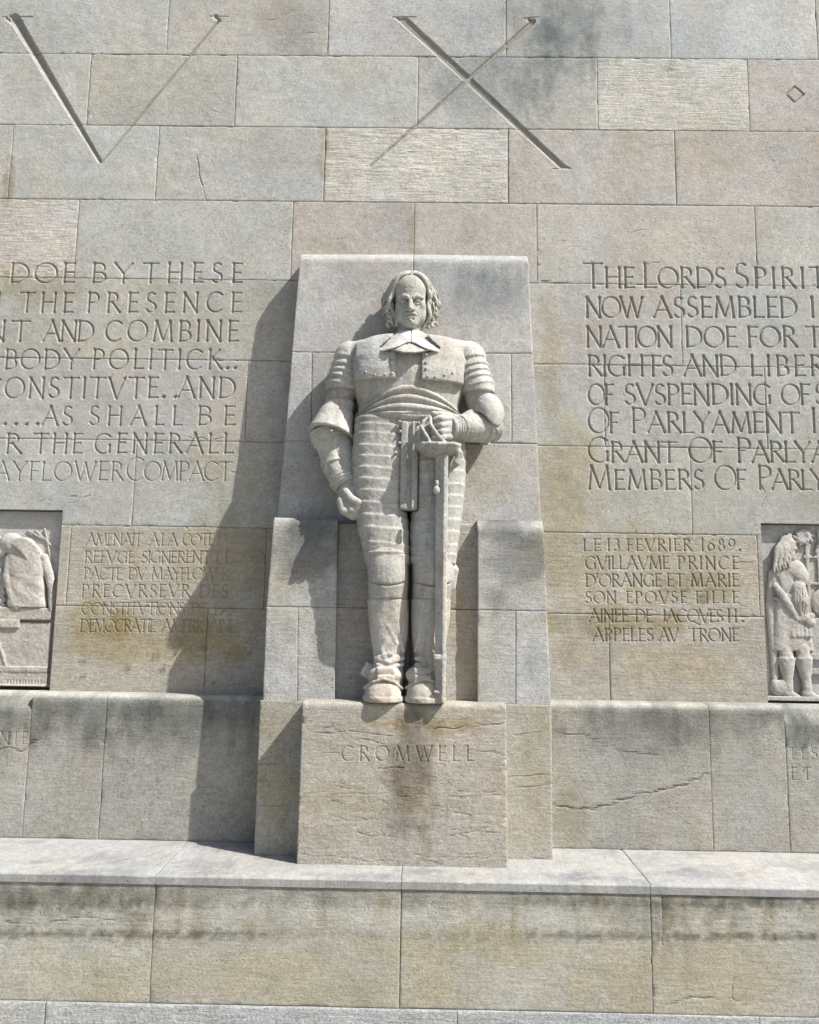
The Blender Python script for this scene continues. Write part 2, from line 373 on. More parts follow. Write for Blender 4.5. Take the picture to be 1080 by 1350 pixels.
row(K, 0, 392, 418, [('NOW', 772, 847), ('ASSEMBLED', 862, 1051), ('IN', 1069, 1110)])
row(K, 0, 431, 457, [('NATION', 773, 887), ('DOE', 904, 971), ('FOR', 986, 1050), ('THE', 1064, 1140)])
row(K, 0, 469, 495, [('RIGHTS', 775, 887), ('AND', 902, 971), ('LIBERTIES', 990, 1170)])
row(K, 0, 507, 533, [('OF', 776, 808), ('SVSPENDING', 824, 1017), ('OF', 1031, 1068), ('SVCH', 1076, 1160)])
row(K, 0, 544, 570, [('OF', 776, 815), ('PARLYAMENT', 833, 1054), ('IS', 1071, 1100)], big={0})
row(K, 0, 583, 609, [('GRANT', 776, 892), ('OF', 909, 952), ('PARLYAMENT', 972, 1180)], big={0})
row(K, 0, 620, 645, [('MEMBERS', 775, 928), ('OF', 943, 983), ('PARLYAMENT', 1000, 1190)], big={0})
sm = dict(wt=.19, slope=.95); sf = dict(wt=.175, slope=.8)
row(K, 0, 704, 719, [('AMENAIT', 113, 187), ('A', 196, 204), ('LA', 212, 233), ('COTE', 240, 281), ('D', 287, 298)], **sf)
row(K, 0, 727, 742, [('REFVGE', 111, 176), ('SIGNERENT', 186, 277), ('LE', 285, 305)], **sf)
row(K, 0, 749, 764, [('PACTE', 110, 160), ('DV', 169, 191), ('MAYFLOWER', 199, 302)], **sf)
row(K, 0, 771, 787, [('PRECVRSEVR', 107, 249), ('DES', 263, 300)], **sf)
row(K, 0, 795, 810, [('CONSTITVTIONS', 107, 243), ('DE', 252, 273), ('LA', 283, 304)], **sf)
row(K, 0, 817, 833, [('DEMOCRATIE', 105, 204), ('AMERICAINE', 212, 312)], **sf)
row(K, 0, 711, 726, [('LE', 769, 792), ('13', 801, 817), ('FEVRIER', 827, 911), ('1689.', 925, 976)], **sm)
row(K, 0, 734, 750, [('GVILLAVME', 772, 882), ('PRINCE', 894, 974)], **sm)
row(K, 0, 757, 773, [("D'ORANGE", 772, 872), ('ET', 880, 902), ('MARIE', 911, 974)], **sm)
row(K, 0, 780, 795, [('SON', 772, 812), ('EPOVSE', 826, 905), ('FILLE', 918, 974)], **sm)
row(K, 0, 804, 820, [('AINEE', 777, 828), ('DE', 838, 860), ('JACQVES', 873, 953), ('II.', 960, 980)], **sm)
row(K, 0, 829, 845, [('APPELES', 782, 861), ('AV', 869, 894), ('TRONE', 909, 974)], **sm)
row('plinth', Y_PLI, 984, 1003, [('CROMWELL', 450, 624)], wt=.15, slope=.9)
row('lower', Y_LOW, 986, 1001, [('LES', 1044, 1078), ('DROITS', 1088, 1160)], wt=.13)
row('lower', Y_LOW, 1012, 1028, [('ET', 1044, 1070), ('LIBERTES', 1084, 1170)], wt=.13)
row('lower', Y_LOW, 965, 981, [('LONIE', -38, 36)], wt=.13)
# ---- the great carved V, X and the small lozenge
def big(u0, v0, u1, v1, w0, w1, slope, lid):
    a, b = P(u0, v0, 0), P(u1, v1, 0); stroke(K, (a[0], a[2]), (b[0], b[2]), w0, w1, slope, lid)
LID[0] += 1; l = LID[0]
big(19, 24, 132, 213, .088, .038, .85, l); big(14, 22, 24, 30, .05, .085, .55, l); big(2, 22, 42, 22, .012, .018, .8, l); big(8, 24, 20, 30, .03, .07, .6, l)
big(289, 26, 134, 214, .030, .020, 1.1, l); big(276, 21.5, 301, 21.5, .012, .012, .8, l); big(284, 22, 290, 28, .05, .024, .6, l)
LID[0] += 1; l = LID[0]
big(533, 27, 741, 219, .074, .052, .85, l); big(518, 22, 548, 22, .014, .014, .7, l); big(522, 23, 536, 30, .025, .07, .6, l); big(741, 219, 752, 222, .05, .012, .6, l); big(729, 222.5, 752, 222.5, .012, .012, .8, l)
big(703, 28, 488, 219, .046, .024, 1.1, l); big(690, 24, 711, 22, .014, .012, .8, l); big(697, 25, 700, 31, .04, .036, .6, l)
LID[0] += 1; l = LID[0]
for a_, b_ in (((1048, 114), (1060, 124)), ((1060, 124), (1048, 135)), ((1048, 135), (1037, 124)), ((1037, 124), (1048, 114))): big(*a_, *b_, .022, .022, .9, l)
# ---- cracks
crack('plinth', [(572, 962), (610, 958), (668, 952)], Y_PLI, .006, seed=1)
for i in range(30):
    rr = random.Random(500 + i); v = rr.uniform(945, 1135); u = rr.choice([rr.uniform(400, 470), rr.uniform(540, 640), rr.uniform(400, 640)]); L = rr.uniform(12, 70)
    crack('plinth', [(u, v), (u + L * .5, v + rr.uniform(-3, 5)), (min(666, u + L), v + rr.uniform(-4, 7))], Y_PLI, rr.uniform(.0022, .006), .007, i + 40, 1.0)
for i, (u, v, e, f_) in enumerate([(397, 985, 470, 996), (628, 990, 668, 997), (540, 1047, 666, 1049), (575, 1062, 668, 1094), (397, 1046, 540, 1050), (395, 1126, 540, 1138), (540, 1128, 668, 1131), (600, 1100, 664, 1096)]):
    crack('plinth', [(u, v), ((u + e) / 2, (v + f_) / 2 + random.Random(i).uniform(-4, 4)), (e, f_)], Y_PLI, .0045, .009, 90 + i, 1.0)
for i, (u, v, e, f_) in enumerate([(342, 1008, 392, 1003), (339, 1030, 388, 1026), (350, 1042, 392, 1030), (338, 1062, 380, 1060), (362, 1090, 390, 1086), (672, 968, 720, 962), (675, 1024, 724, 1018), (670, 1038, 728, 1034), (690, 1128, 726, 1132)]):
    crack('pedestal', [(u, v), ((u + e) / 2, (v + f_) / 2 + 2), (e, f_)], Y_PED, .005, .008, 190 + i)
crack('lower', [(730, 965), (775, 970), (800, 985), (830, 992), (868, 996)], Y_LOW, .006, .01, 3)
crack('lower', [(730, 1060), (780, 1068), (800, 1062), (850, 1045), (900, 1036), (935, 1020)], Y_LOW, .009, .016, 4)
crack('lower', [(0, 988), (15, 986), (28, 992), (46, 976)], Y_LOW, .009, .012, 6)
crack('lower', [(112, 975), (130, 970), (138, 955)], Y_LOW, .004, .008, 7)
crack('base', [(0, 1216), (60, 1219), (95, 1210), (150, 1213), (196, 1217)], Y_LED, .005, .008, 8)
crack('base', [(873, 1172), (874, 1205), (873, 1246)], Y_LED, .007, .007, 9)
crack('base', [(878, 1326), (905, 1317), (965, 1316), (985, 1325)], Y_LED, .006, .01, 10)
crack('base', [(965, 1316), (967, 1290), (975, 1288)], Y_LED, .005, .008, 11)
crack('base', [(440, 1168), (490, 1178), (524, 1185)], Y_LED, .003, .006, 12)
crack(K, [(715, 370), (740, 373), (765, 371)], 0, .008, .01, 13)
crack(K, [(855, 347), (848, 352), (862, 346), (876, 345)], 0, .005, .008, 14)
crack(K, [(259, 205), (262, 225), (268, 250), (273, 266)], 0, .006, .01, 15)
crack(K, [(885, 768), (910, 776), (958, 781)], 0, .003, .008, 16)
crack(K, [(975, 741), (1000, 744)], 0, .005, .008, 17)
crack(K, [(200, 728), (270, 726), (300, 722), (350, 722)], 0, .0025, .006, 18)
crack(K, [(230, 768), (270, 769), (300, 764), (352, 768)], 0, .0035, .008, 19)
crack(K, [(1004, 640), (1010, 655), (1003, 668)], 0, .006, .008, 20)
crack(K, [(990, 706), (994, 695), (1000, 690)], 0, .006, .008, 21)
crack(K, [(240, 574), (280, 580), (300, 575)], 0, .005, .01, 22)
for i in range(26):
    rr = random.Random(i + 7); z = rr.choice([(0, 110, 640, 670), (20, 130, 638, 672), (720, 860, 283, 350), (740, 880, 290, 330), (750, 870, 640, 670), (680, 760, 95, 140), (740, 880, 180, 260), (330, 420, 0, 50), (160, 300, 120, 160), (60, 110, 650, 672)])
    u, v = rr.uniform(z[0], z[1]), rr.uniform(z[2], z[3]); L = rr.uniform(5, 22)
    crack(K, [(u, v), (u + L, v + rr.uniform(-6, 6))], 0, rr.uniform(.003, .0065), .007, 300 + i, .9)
# ---- stains
GREY = (0.672, 0.700, 0.718); DARK = (0.529, 0.550, 0.556); BRN = (0.790, 0.738, 0.606); RUST = (0.820, 0.762, 0.645); WHT = (1.22, 1.22, 1.22)
stain(735, 40, 90, 75, 0, (0.715, 0.750, 0.756), .65, .22, ['wall'], 2.6); stain(640, 110, 120, 50, 0, (0.832, 0.860, 0.872), .8, .3); stain(930, 40, 120, 50, 0, (.95, 1.0, 1.04), .9, .3)
stain(600, 30, 80, 60, 0, (0.869, 0.890, 0.896), .7, .3); stain(385, 30, 50, 40, 0, (0.850, 0.823, 0.790), .8, .1)
stain(885, 88, 14, 12, 0, BRN, .8, .08); stain(425, 215, 9, 50, 0, RUST, .8, .1); stain(12, 240, 10, 30, 0, (0.710, 0.658, 0.544), .8, .1); stain(545, 300, 8, 40, 0, RUST, .7, .08)
stain(425, 320, 40, 14, 0, RUST, .6, .1); stain(940, 200, 90, 60, 0, (0.970, 0.949, 0.892), .9, .3); stain(65, 375, 60, 25, 0, (0.890, 0.857, 0.759), .9, .2)
stain(735, 600, 45, 170, 0, (0.910, 0.870, 0.753), 1, .3); stain(725, 520, 14, 180, 0, (0.890, 0.863, 0.794), .8, .2); stain(200, 845, 130, 45, 0, (0.860, 0.802, 0.650), 1, .25); stain(130, 830, 60, 22, 0, (0.790, 0.726, 0.571), .8, .12)
stain(300, 760, 90, 90, 0, (0.920, 0.893, 0.798), .9, .3); stain(300, 620, 60, 90, 0, (0.950, 0.929, 0.854), .8, .3)
stain(800, 820, 90, 18, 0, (0.770, 0.718, 0.578), 1, .22); stain(925, 768, 60, 22, 0, (0.830, 0.784, 0.646), .9, .16); stain(925, 792, 18, 10, 0, (0.540, 0.469, 0.330), .8, .05)
stain(860, 740, 110, 50, 0, (0.940, 0.913, 0.809), .9, .25); stain(870, 870, 130, 36, 0, (0.910, 0.870, 0.779), .9, .25); stain(930, 380, 60, 12, 0, (0.800, 0.800, 0.800), .5, .1)
stain(115, 455, 120, 8, 0, (0.930, 0.903, 0.817), .6, .1); stain(950, 300, 230, 40, 0, (1.03, .99, .95), .6, .3); stain(275, 615, 20, 30, 0, (0.890, 0.863, 0.794), .5, .1)
for i in range(10): rr = random.Random(i + 60); stain(rr.uniform(90, 350), rr.uniform(850, 905), 5, 3, 0, (0.490, 0.469, 0.430), .8, .02)
lw = ['lower']; bs_ = ['base']; pl = ['plinth']; pd = ['pedestal']
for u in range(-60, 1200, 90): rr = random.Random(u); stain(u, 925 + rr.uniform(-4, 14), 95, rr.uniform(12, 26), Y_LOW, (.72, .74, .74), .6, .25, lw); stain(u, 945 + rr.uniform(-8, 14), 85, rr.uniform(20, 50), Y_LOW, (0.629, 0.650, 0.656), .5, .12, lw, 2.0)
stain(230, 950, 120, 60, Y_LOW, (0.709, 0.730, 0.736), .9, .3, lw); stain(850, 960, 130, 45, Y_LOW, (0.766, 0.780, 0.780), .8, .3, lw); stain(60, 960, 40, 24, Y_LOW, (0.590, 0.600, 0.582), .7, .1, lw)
stain(750, 1060, 30, 60, Y_LOW, (0.940, 0.888, 0.748), .8, .2, lw); stain(320, 1060, 60, 50, Y_LOW, (0.840, 0.819, 0.736), .6, .2, lw); stain(1060, 960, 40, 26, Y_LOW, (0.606, 0.620, 0.620), .8, .1, lw)
stain(1000, 1100, 100, 30, Y_LOW, (0.940, 0.919, 0.853), .7, .2, lw)
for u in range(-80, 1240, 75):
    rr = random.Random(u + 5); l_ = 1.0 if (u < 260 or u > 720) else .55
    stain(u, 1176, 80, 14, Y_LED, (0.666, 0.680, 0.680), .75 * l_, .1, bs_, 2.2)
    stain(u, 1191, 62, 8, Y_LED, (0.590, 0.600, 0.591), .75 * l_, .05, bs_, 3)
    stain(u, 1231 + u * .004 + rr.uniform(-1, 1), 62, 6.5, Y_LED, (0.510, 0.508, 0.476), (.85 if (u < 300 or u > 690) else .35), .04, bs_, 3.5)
stain(300, 1290, 380, 46, Y_LED, (0.950, 0.929, 0.819), .9, .3, bs_); stain(950, 1290, 140, 50, Y_LED, (0.940, 0.907, 0.809), .9, .3, bs_); stain(620, 1250, 180, 26, Y_LED, (0.940, 0.925, 0.800), .9, .25, bs_)
stain(830, 1200, 70, 30, Y_LED, (0.706, 0.720, 0.720), .8, .1, bs_); stain(60, 1190, 120, 22, Y_LED, (0.690, 0.694, 0.682), .8, .08, bs_, 2); stain(940, 1195, 90, 26, Y_LED, (0.710, 0.708, 0.694), .8, .1, bs_, 2)
stain(460, 1205, 300, 12, Y_LED, (1.1, 1.13, 1.16), .8, .15, bs_)
stain(545, 1000, 30, 100, Y_PLI, (.66, .66, .66), .85, .1, pl, 1.8); stain(520, 1060, 14, 80, Y_PLI, (.78, .78, .78), .7, .06, pl, 2); stain(535, 1000, 26, 85, Y_PLI, (0.730, 0.703, 0.634), .9, .12, pl, 1.5); stain(580, 955, 70, 14, Y_PLI, (0.810, 0.733, 0.574), .9, .1, pl); stain(520, 1060, 110, 30, Y_PLI, (0.890, 0.869, 0.794), .8, .2, pl)
stain(420, 1080, 30, 60, Y_PLI, (0.890, 0.900, 0.882), .6, .2, pl); stain(560, 1030, 12, 110, Y_PLI, (0.770, 0.743, 0.692), .7, .1, pl)
stain(600, 935, 80, 10, Y_PLI, (0.790, 0.788, 0.765), .7, .1, pl); stain(365, 1010, 30, 90, Y_PED, (0.910, 0.883, 0.779), .9, .2, pd); stain(700, 1000, 30, 90, Y_PED, (0.910, 0.883, 0.779), .9, .2, pd)
sl_ = ['slab']
stain(660, 370, 60, 50, -.19, (.80, .82, .84), .8, .3, sl_);
for i in range(9): rr = random.Random(2000 + i); stain(rr.uniform(590, 695), rr.uniform(345, 400), rr.uniform(4, 12), rr.uniform(14, 50), -.19, (.80, .83, .85), .6, .06, sl_)
stain(645, 385, 60, 40, -.19, (.80, .83, .85), .9, .25, sl_); stain(600, 350, 100, 16, -.19, (0.832, 0.860, 0.884), .8, .2, sl_); stain(470, 375, 70, 40, -.19, (0.940, 0.944, 0.932), .8, .2, sl_)
stain(430, 600, 60, 90, -.2, (0.970, 0.970, 0.976), .6, .2, sl_); stain(650, 630, 40, 60, -.2, (0.920, 0.887, 0.798), .9, .2, sl_); stain(440, 500, 30, 40, -.2, (0.960, 0.927, 0.864), .7, .15, sl_)
bk = ['block']
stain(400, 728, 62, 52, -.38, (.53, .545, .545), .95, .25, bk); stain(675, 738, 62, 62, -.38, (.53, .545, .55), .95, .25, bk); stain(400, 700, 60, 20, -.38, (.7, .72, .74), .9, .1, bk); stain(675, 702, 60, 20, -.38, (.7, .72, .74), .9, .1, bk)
for u, v, h_ in ((360, 860, 40), (420, 860, 50), (650, 850, 50), (700, 870, 40), (380, 830, 20), (660, 820, 20)): stain(u, v, 9, h_, -.39, (.84, .85, .85), .8, .08, bk)
rc = ['recess']; stain(470, 830, 30, 80, -.31, (0.940, 0.894, 0.836), .9, .2, rc); stain(610, 850, 30, 90, -.31, (0.940, 0.882, 0.756), 1, .2, rc); stain(610, 740, 20, 50, -.31, (0.940, 0.894, 0.783), 1, .15, rc)

for i in range(16):
    rr = random.Random(400 + i); stain(rr.uniform(690, 800), rr.uniform(5, 130), rr.uniform(4, 16), rr.uniform(14, 50), 0, (.72, .75, .76), rr.uniform(.3, .7), .07, ['wall'])
stain(740, 20, 60, 60, 0, (.80, .83, .84), .6, .16, ['wall'], 3); stain(640, 90, 70, 60, 0, (.84, .87, .89), .8, .25, ['wall'])
for i in range(46):                # run-off streaks below joints and ledges
    rr = random.Random(900 + i); u = rr.uniform(-20, 1100); v = rr.choice([75, 170, 270, 370, 480, 590, 700]); stain(u, v + rr.uniform(14, 26), rr.uniform(3, 9), rr.uniform(16, 40), 0, rr.choice([(.86, .86, .84), (.90, .85, .76), (.88, .88, .88)]), rr.uniform(.4, .9), .05, ['wall'])
for i in range(40):
    rr = random.Random(1200 + i); u = rr.uniform(-20, 1100); stain(u, 940 + rr.uniform(0, 30), rr.uniform(4, 10), rr.uniform(20, 70), Y_LOW, (.74, .76, .76), rr.uniform(.4, .8), .06, lw)
for i in range(34):
    rr = random.Random(1500 + i); u = rr.uniform(-20, 1100); stain(u, 1180 + rr.uniform(0, 60), rr.uniform(4, 12), rr.uniform(20, 60), Y_LED, rr.choice([(.70, .70, .68), (.84, .80, .70)]), rr.uniform(.4, .8), .06, bs_)
for i in range(44):
    rr = random.Random(1700 + i); u = rr.uniform(-20, 1100); c_0 = P(u, 1168, Y_LED); STN.append((c_0[0] + rr.uniform(-.1, .1), rr.uniform(Y_LED, Y_LOW), rr.uniform(.05, .3), rr.uniform(.03, .12), np.array((.72, .74, .76)), rr.uniform(.4, .9), .05, ['ledge'], len(STN), 1.0))
# ---- the upper wall
wall = empty('memorial_wall', (0, .05, 0), 'long wall of pale limestone blocks with carved inscriptions and numerals behind the statue', 'wall')
def flat(c): return lambda a, b: np.full(np.shape(a), float(c))
ROWZ = [7.43, 6.840, 6.257, 5.667, 5.058, 4.452, 3.858, 3.247, 2.688, 2.09]
def jx(u, v): return P(u, v, 0)[0]
JO = {0: [(-60, 40), (221, 40), (433, 40), (667, 40), (884, 40), (1077, 40)],
      1: [(-90, 120), (117, 120), (311, 120), (551, 120), (788, 120), (987, 120)],
      2: [(14, 215), (207, 215), (428, 215), (670, 215), (890.5, 215)],
      3: [(-120, 320), (101, 315), (385, 315), (546, 300), (708, 320), (997, 320)],
      4: [(-60, 420), (420, 420), (640, 420), (898.5, 420)],
      5: [(-120, 530), (325, 530), (560, 530), (797, 530), (1010, 530)],
      6: [(-160, 640), (176, 650), (440, 640), (640, 640), (912, 660)],
      7: [(90, 750), (350, 750), (600, 750), (1000, 750)],
      8: [(-130, 860), (271, 865), (500, 865), (804, 880)]}
C0 = (.405, .407, .385); CW = (.40, .392, .355); CP = (.42, .39, .355); CL = (.50, .485, .45); CG = (.375, .37, .345)
TN = {(0, 0): C0, (0, 1): (0.400, 0.390, 0.366), (0, 2): (0.430, 0.427, 0.415), (0, 3): (0.400, 0.397, 0.381), (0, 4): (0.440, 0.437, 0.424), (0, 5): CW,
      (1, 0): C0, (1, 3): (0.400, 0.394, 0.375), (1, 4): CL, (1, 5): (0.420, 0.397, 0.373), (2, 1): (0.400, 0.394, 0.372), (2, 2): CL, (2, 3): (0.405, 0.389, 0.362), (2, 4): (0.405, 0.386, 0.359),
      (3, 0): (0.480, 0.454, 0.415), (3, 1): C0, (3, 2): (0.400, 0.374, 0.344), (3, 3): (0.400, 0.377, 0.344), (3, 4): (0.410, 0.397, 0.370), (3, 5): C0, (4, 3): C0}
NL = (P(-300, 800, 0)[0], P(74.5, 790, 0)[0], 2.14, P(60, 672, 0)[2]); NR = (P(1008, 805, 0)[0], P(1380, 800, 0)[0], 2.13, P(1040, 690, 0)[2])
for r in range(9):
    xs = [jx(*q) for q in JO[r]]
    rr = random.Random(r * 7)
    while xs[0] > -5.2: xs.insert(0, xs[0] - rr.uniform(.95, 1.4))
    while xs[-1] < 5.2: xs.append(xs[-1] + rr.uniform(.95, 1.4))
    k0 = sum(1 for x in xs if x < jx(*JO[r][0]) - 1e-6)
    for i in range(len(xs) - 1):
        a, b, z1, z0 = xs[i], xs[i + 1], ROWZ[r], ROWZ[r + 1]
        off = b < -3.5 or a > 3.5
        if a > -.72 and b < .7 and 3.3 < z0 and z1 < 5.0: hh = .06
        else: hh = .09 if off else .016
        t = TN.get((r, i - k0)); rf = .12
        if t is None:
            t = [C0, CW, (0.400, 0.390, 0.369), (0.420, 0.404, 0.377)][rr.randrange(4)]
        if t is CL or (r, i - k0) == (3, 0): rf = .9
        if r in (4, 5, 6): t = tuple(x * .93 for x in t)
        if r >= 7: t = (.375, .352, .305); rf = .42
        hs = [n for n in (NL, NR) if n[0] < b and n[1] > a and n[2] < z1 and n[3] > z0]
        hs = [(n[0], n[1], n[2] if n[2] > z0 + .06 else z0 - .1, n[3] if n[3] < z1 - .01 else z1 + .1) for n in hs]
        if any(n[0] < a and n[1] > b and n[2] < z0 and n[3] > z1 for n in hs): continue
        stone(wall, [(a, z0), (b, z0), (b, z1), (a, z1)], flat(0), .34, t, 'wall', rf, hh, holes=hs, uneven=.3 if off else 1.0)
for r in range(3):                   # two courses above the picture, and the coping
    z0 = 7.43 + r * .6; x = -5.3 - .3 * r; rr = random.Random(r)
    while x < 5.3:
        b = x + rr.uniform(1, 1.4)
        if r < 2: stone(wall, [(x, z0), (b, z0), (b, z0 + .6), (x, z0 + .6)], flat(0), .34, C0, 'far', .1, .12, uneven=.3)
        else: stone(wall, [(x, z0), (b, z0), (b, z0 + .25), (x, z0 + .25)], flat(-.08), .5, C0, 'far', .1, .12, uneven=.3, name='coping_stone')
        x = b
def slabbox(name, x0, x1, y0, y1, z0, z1, parent, tint, mat=None):
    V = [(x, y, z) for x in (x0, x1) for y in (y0, y1) for z in (z0, z1)]
    Q = [(0, 1, 3, 2), (4, 6, 7, 5), (0, 4, 5, 1), (2, 3, 7, 6), (0, 2, 6, 4), (1, 5, 7, 3)]
    return mk(name, V, Q, mat or M_WALL, parent, tint, 0, False)
slabbox('mortar_core', -6.2, NL[1] + .4, .14, .9, .2, 8.6, wall, (.30, .29, .26))
slabbox('mortar_core', NR[0] - .4, 6.2, .14, .9, .2, 8.6, wall, (.30, .29, .26))
slabbox('mortar_core', NL[1] + .395, NR[0] - .395, .012, .9, .2, 8.58, wall, (.30, .29, .26))

# ---- the lower course with its sloping top
low = empty('wall_plinth_course', (0, -.05, 1.18), 'low course of large grey stained blocks with sloping top under the inscriptions', 'plinth course')
def lowf(bev, dz):
    def f(a, b):
        t = np.clip((b - (Z_LOW - dz)) / dz, 0, 1)
        return Y_LOW + bev * t ** 1.7
    return f
xs = [-5.3, -4.1, P(-110, 1000, Y_LOW)[0], P(42, 930, Y_LOW)[0], P(136, 1000, Y_LOW)[0], P(345, 1000, Y_LOW)[0], 0, P(722, 1000, Y_LOW)[0], P(938, 1030, Y_LOW)[0], P(1034, 935, Y_LOW)[0], 3.6, 4.6, 5.3]
for i in range(len(xs) - 1):
    if i in (5, 6): continue
    a, b = xs[i], xs[i + 1]; rel = i in (2, 9)
    f = lowf(.16, .12) if rel else lowf(.05, .028)
    off = i < 2 or i > 9
    hh = .09 if off else .015
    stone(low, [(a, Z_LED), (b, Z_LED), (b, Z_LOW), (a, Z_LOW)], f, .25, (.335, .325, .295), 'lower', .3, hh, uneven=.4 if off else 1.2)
# ---- the ledge and the base wall
base = empty('base_wall', (0, -.6, 0), 'low base wall of long stained blocks carrying the pale marble ledge', 'base wall')
xj = [-5.3, -4.0, -3.0, P(201, 1240, Y_LED)[0], P(528, 1240, Y_LED)[0], P(859.5, 1250, Y_LED)[0], 2.9, 4.1, 5.3]
for i in range(len(xj) - 1):
    a, b = xj[i], xj[i + 1]; off = i in (0, 1, 6, 7)
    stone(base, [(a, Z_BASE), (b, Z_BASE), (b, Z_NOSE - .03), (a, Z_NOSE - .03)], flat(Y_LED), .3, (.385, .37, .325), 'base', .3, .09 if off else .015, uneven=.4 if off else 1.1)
    sk = .0
    stain_key = 'ledge'
    stone(base, [(a, Y_LED - .008), (b, Y_LED - .008), (b, Y_LOW + .02), (a, Y_LOW + .02)], lambda A, B: Z_NOSE + .018 * (B - Y_LED) / (Y_LOW - Y_LED) - .010 * np.clip((Y_LED + .012 - B) / .02, 0, 1) ** 2, .07, (.335, .333, .325), 'ledge', .34, .09 if off else .02,
          horiz=True, mat=M_LEDGE, name='ledge_slab', uneven=.8)
xb = [-5.3, -3.9, P(61, 1330, Y_LED)[0], P(1000, 1340, Y_LED)[0] * .5 - .7, P(1000, 1340, Y_LED)[0], 3.3, 5.3]
for i in range(len(xb) - 1):
    stone(base, [(xb[i], .02), (xb[i + 1], .02), (xb[i + 1], Z_BASE), (xb[i], Z_BASE)], flat(Y_LED - .015), .4, (0.400, 0.410, 0.412), 'granite', .5, .03, mat=M_GRAN, name='granite_block', uneven=1.3)
slabbox('mortar_core', -5.3, 5.3, Y_LED + .012, .08, .01, Z_NOSE - .06, base, (.25, .24, .2))
# ---- ground
V = []; n = 60
gx = np.linspace(-60, 60, n); gy = np.linspace(-60, 40, n); GX, GY = np.meshgrid(gx, gy)
I = np.arange(n * n).reshape(n, n)
g = mk('ground', np.stack([GX, GY, np.zeros_like(GX)], -1).reshape(-1, 3), np.stack([I[:-1, :-1], I[:-1, 1:], I[1:, 1:], I[1:, :-1]], -1).reshape(-1, 4), M_GRAN, None, (.30, .29, .26), .3); g['kind'] = 'structure'

# ---- the stele behind the statue
stele = empty('stone_stele', (0, -.1, Z_PL), 'tall tapering stone slab with two side blocks standing behind the statue', 'stele')
def pl2(y_top, v_top, y_bot, v_bot):
    zt, zb = P(540, v_top, y_top)[2], P(540, v_bot, y_bot)[2]
    return lambda a, b: y_bot + (y_top - y_bot) * np.clip((np.asarray(b) - zb) / (zt - zb), -.2, 1.2)
fA = pl2(-.165, 335, -.22, 686)
fAt = lambda a, b: fA(a, b) + np.where(b > ZTOP - .02, (b - ZTOP + .02) * .9, 0) * (b > ZTOP - .02)
ZTOP = P(545, 335, -.2)[2]
fB = pl2(-.37, 688, -.40, 925); fR = pl2(-.295, 688, -.325, 925)
def quad(f, pts):
    o = []
    for u, v in pts:
        y = -.3
        for _ in range(6): p = P(u, v, y); y = float(f(p[0], p[2]))
        o.append((p[0], p[2]))
    return o
def sst(f, pts, depth, base_=(0.440, 0.433, 0.415), key='slab', **k): return stone(stele, quad(f, pts)[:4], f, depth, tuple(x * .88 for x in base_), key, **k)
GA = (0.440, 0.433, 0.418)
for pts, t in [([(385, 464), (545, 465), (545, 335), (397, 335)], (0.450, 0.440, 0.425)), ([(545, 465), (703, 466), (695, 337), (545, 335)], (0.430, 0.427, 0.418)),
               ([(375.5, 581), (410.5, 582), (411, 464), (385, 464)], GA), ([(410.5, 582), (545, 583), (545, 465), (411, 464)], (0.445, 0.429, 0.408)),
               ([(545, 583), (675, 584), (674, 466), (545, 465)], GA), ([(675, 584), (709, 585), (703, 466), (674, 466)], GA),
               ([(364.5, 690), (545, 694), (545, 583), (375.5, 581)], GA), ([(545, 694), (714, 694), (709, 585), (545, 583)], (0.430, 0.420, 0.402))]:
    sst(fAt if pts[3][1] < 340 or pts[2][1] < 340 else fA, pts, .2, t, rough=.12)
#(0.450, 0.430, 0.413)); 
def bevelled(f, v): 
    zt = P(540, v, -.28)[2]
    return lambda a, b: f(a, b) + np.clip((b - (zt - .045)) / .045, 0, 1) * .05
for pts, bv, t in [([(351, 800), (443.5, 801), (446, 684), (362, 682)], 1, GA), ([(346, 926), (392, 926), (393, 800.5), (351, 800)], 0, GA), ([(392, 926), (441, 927), (443.5, 801), (393, 800.5)], 0, (0.450, 0.444, 0.431)),
                   ([(630, 804), (721.5, 806), (715, 686), (629, 685)], 1, GA), ([(630, 929), (680, 930), (680, 805), (630, 804)], 0, (0.430, 0.423, 0.402)), ([(680, 930), (727, 932), (721.5, 806), (680, 805)], 0, (0.450, 0.447, 0.438))]:
    f = bevelled(fB, 683 if pts[0][0] < 500 else 687) if bv else fB
    sst(f, pts, .38, t, 'block', rough=.35, name='side_block')
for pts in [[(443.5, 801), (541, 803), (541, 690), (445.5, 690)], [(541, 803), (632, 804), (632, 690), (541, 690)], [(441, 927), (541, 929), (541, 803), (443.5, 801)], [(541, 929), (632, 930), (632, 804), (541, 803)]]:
    sst(fR, pts, .3, (0.430, 0.411, 0.387), 'recess', rough=.5)
V_ = quad(fA, [(400, 340), (690, 340)])
# a core behind the slab stones so that no gap shows through
slabbox('mortar_core', -.74, .62, -.10, .0, Z_PL + .05, V_[0][1] - .05, stele, (.26, .25, .22))
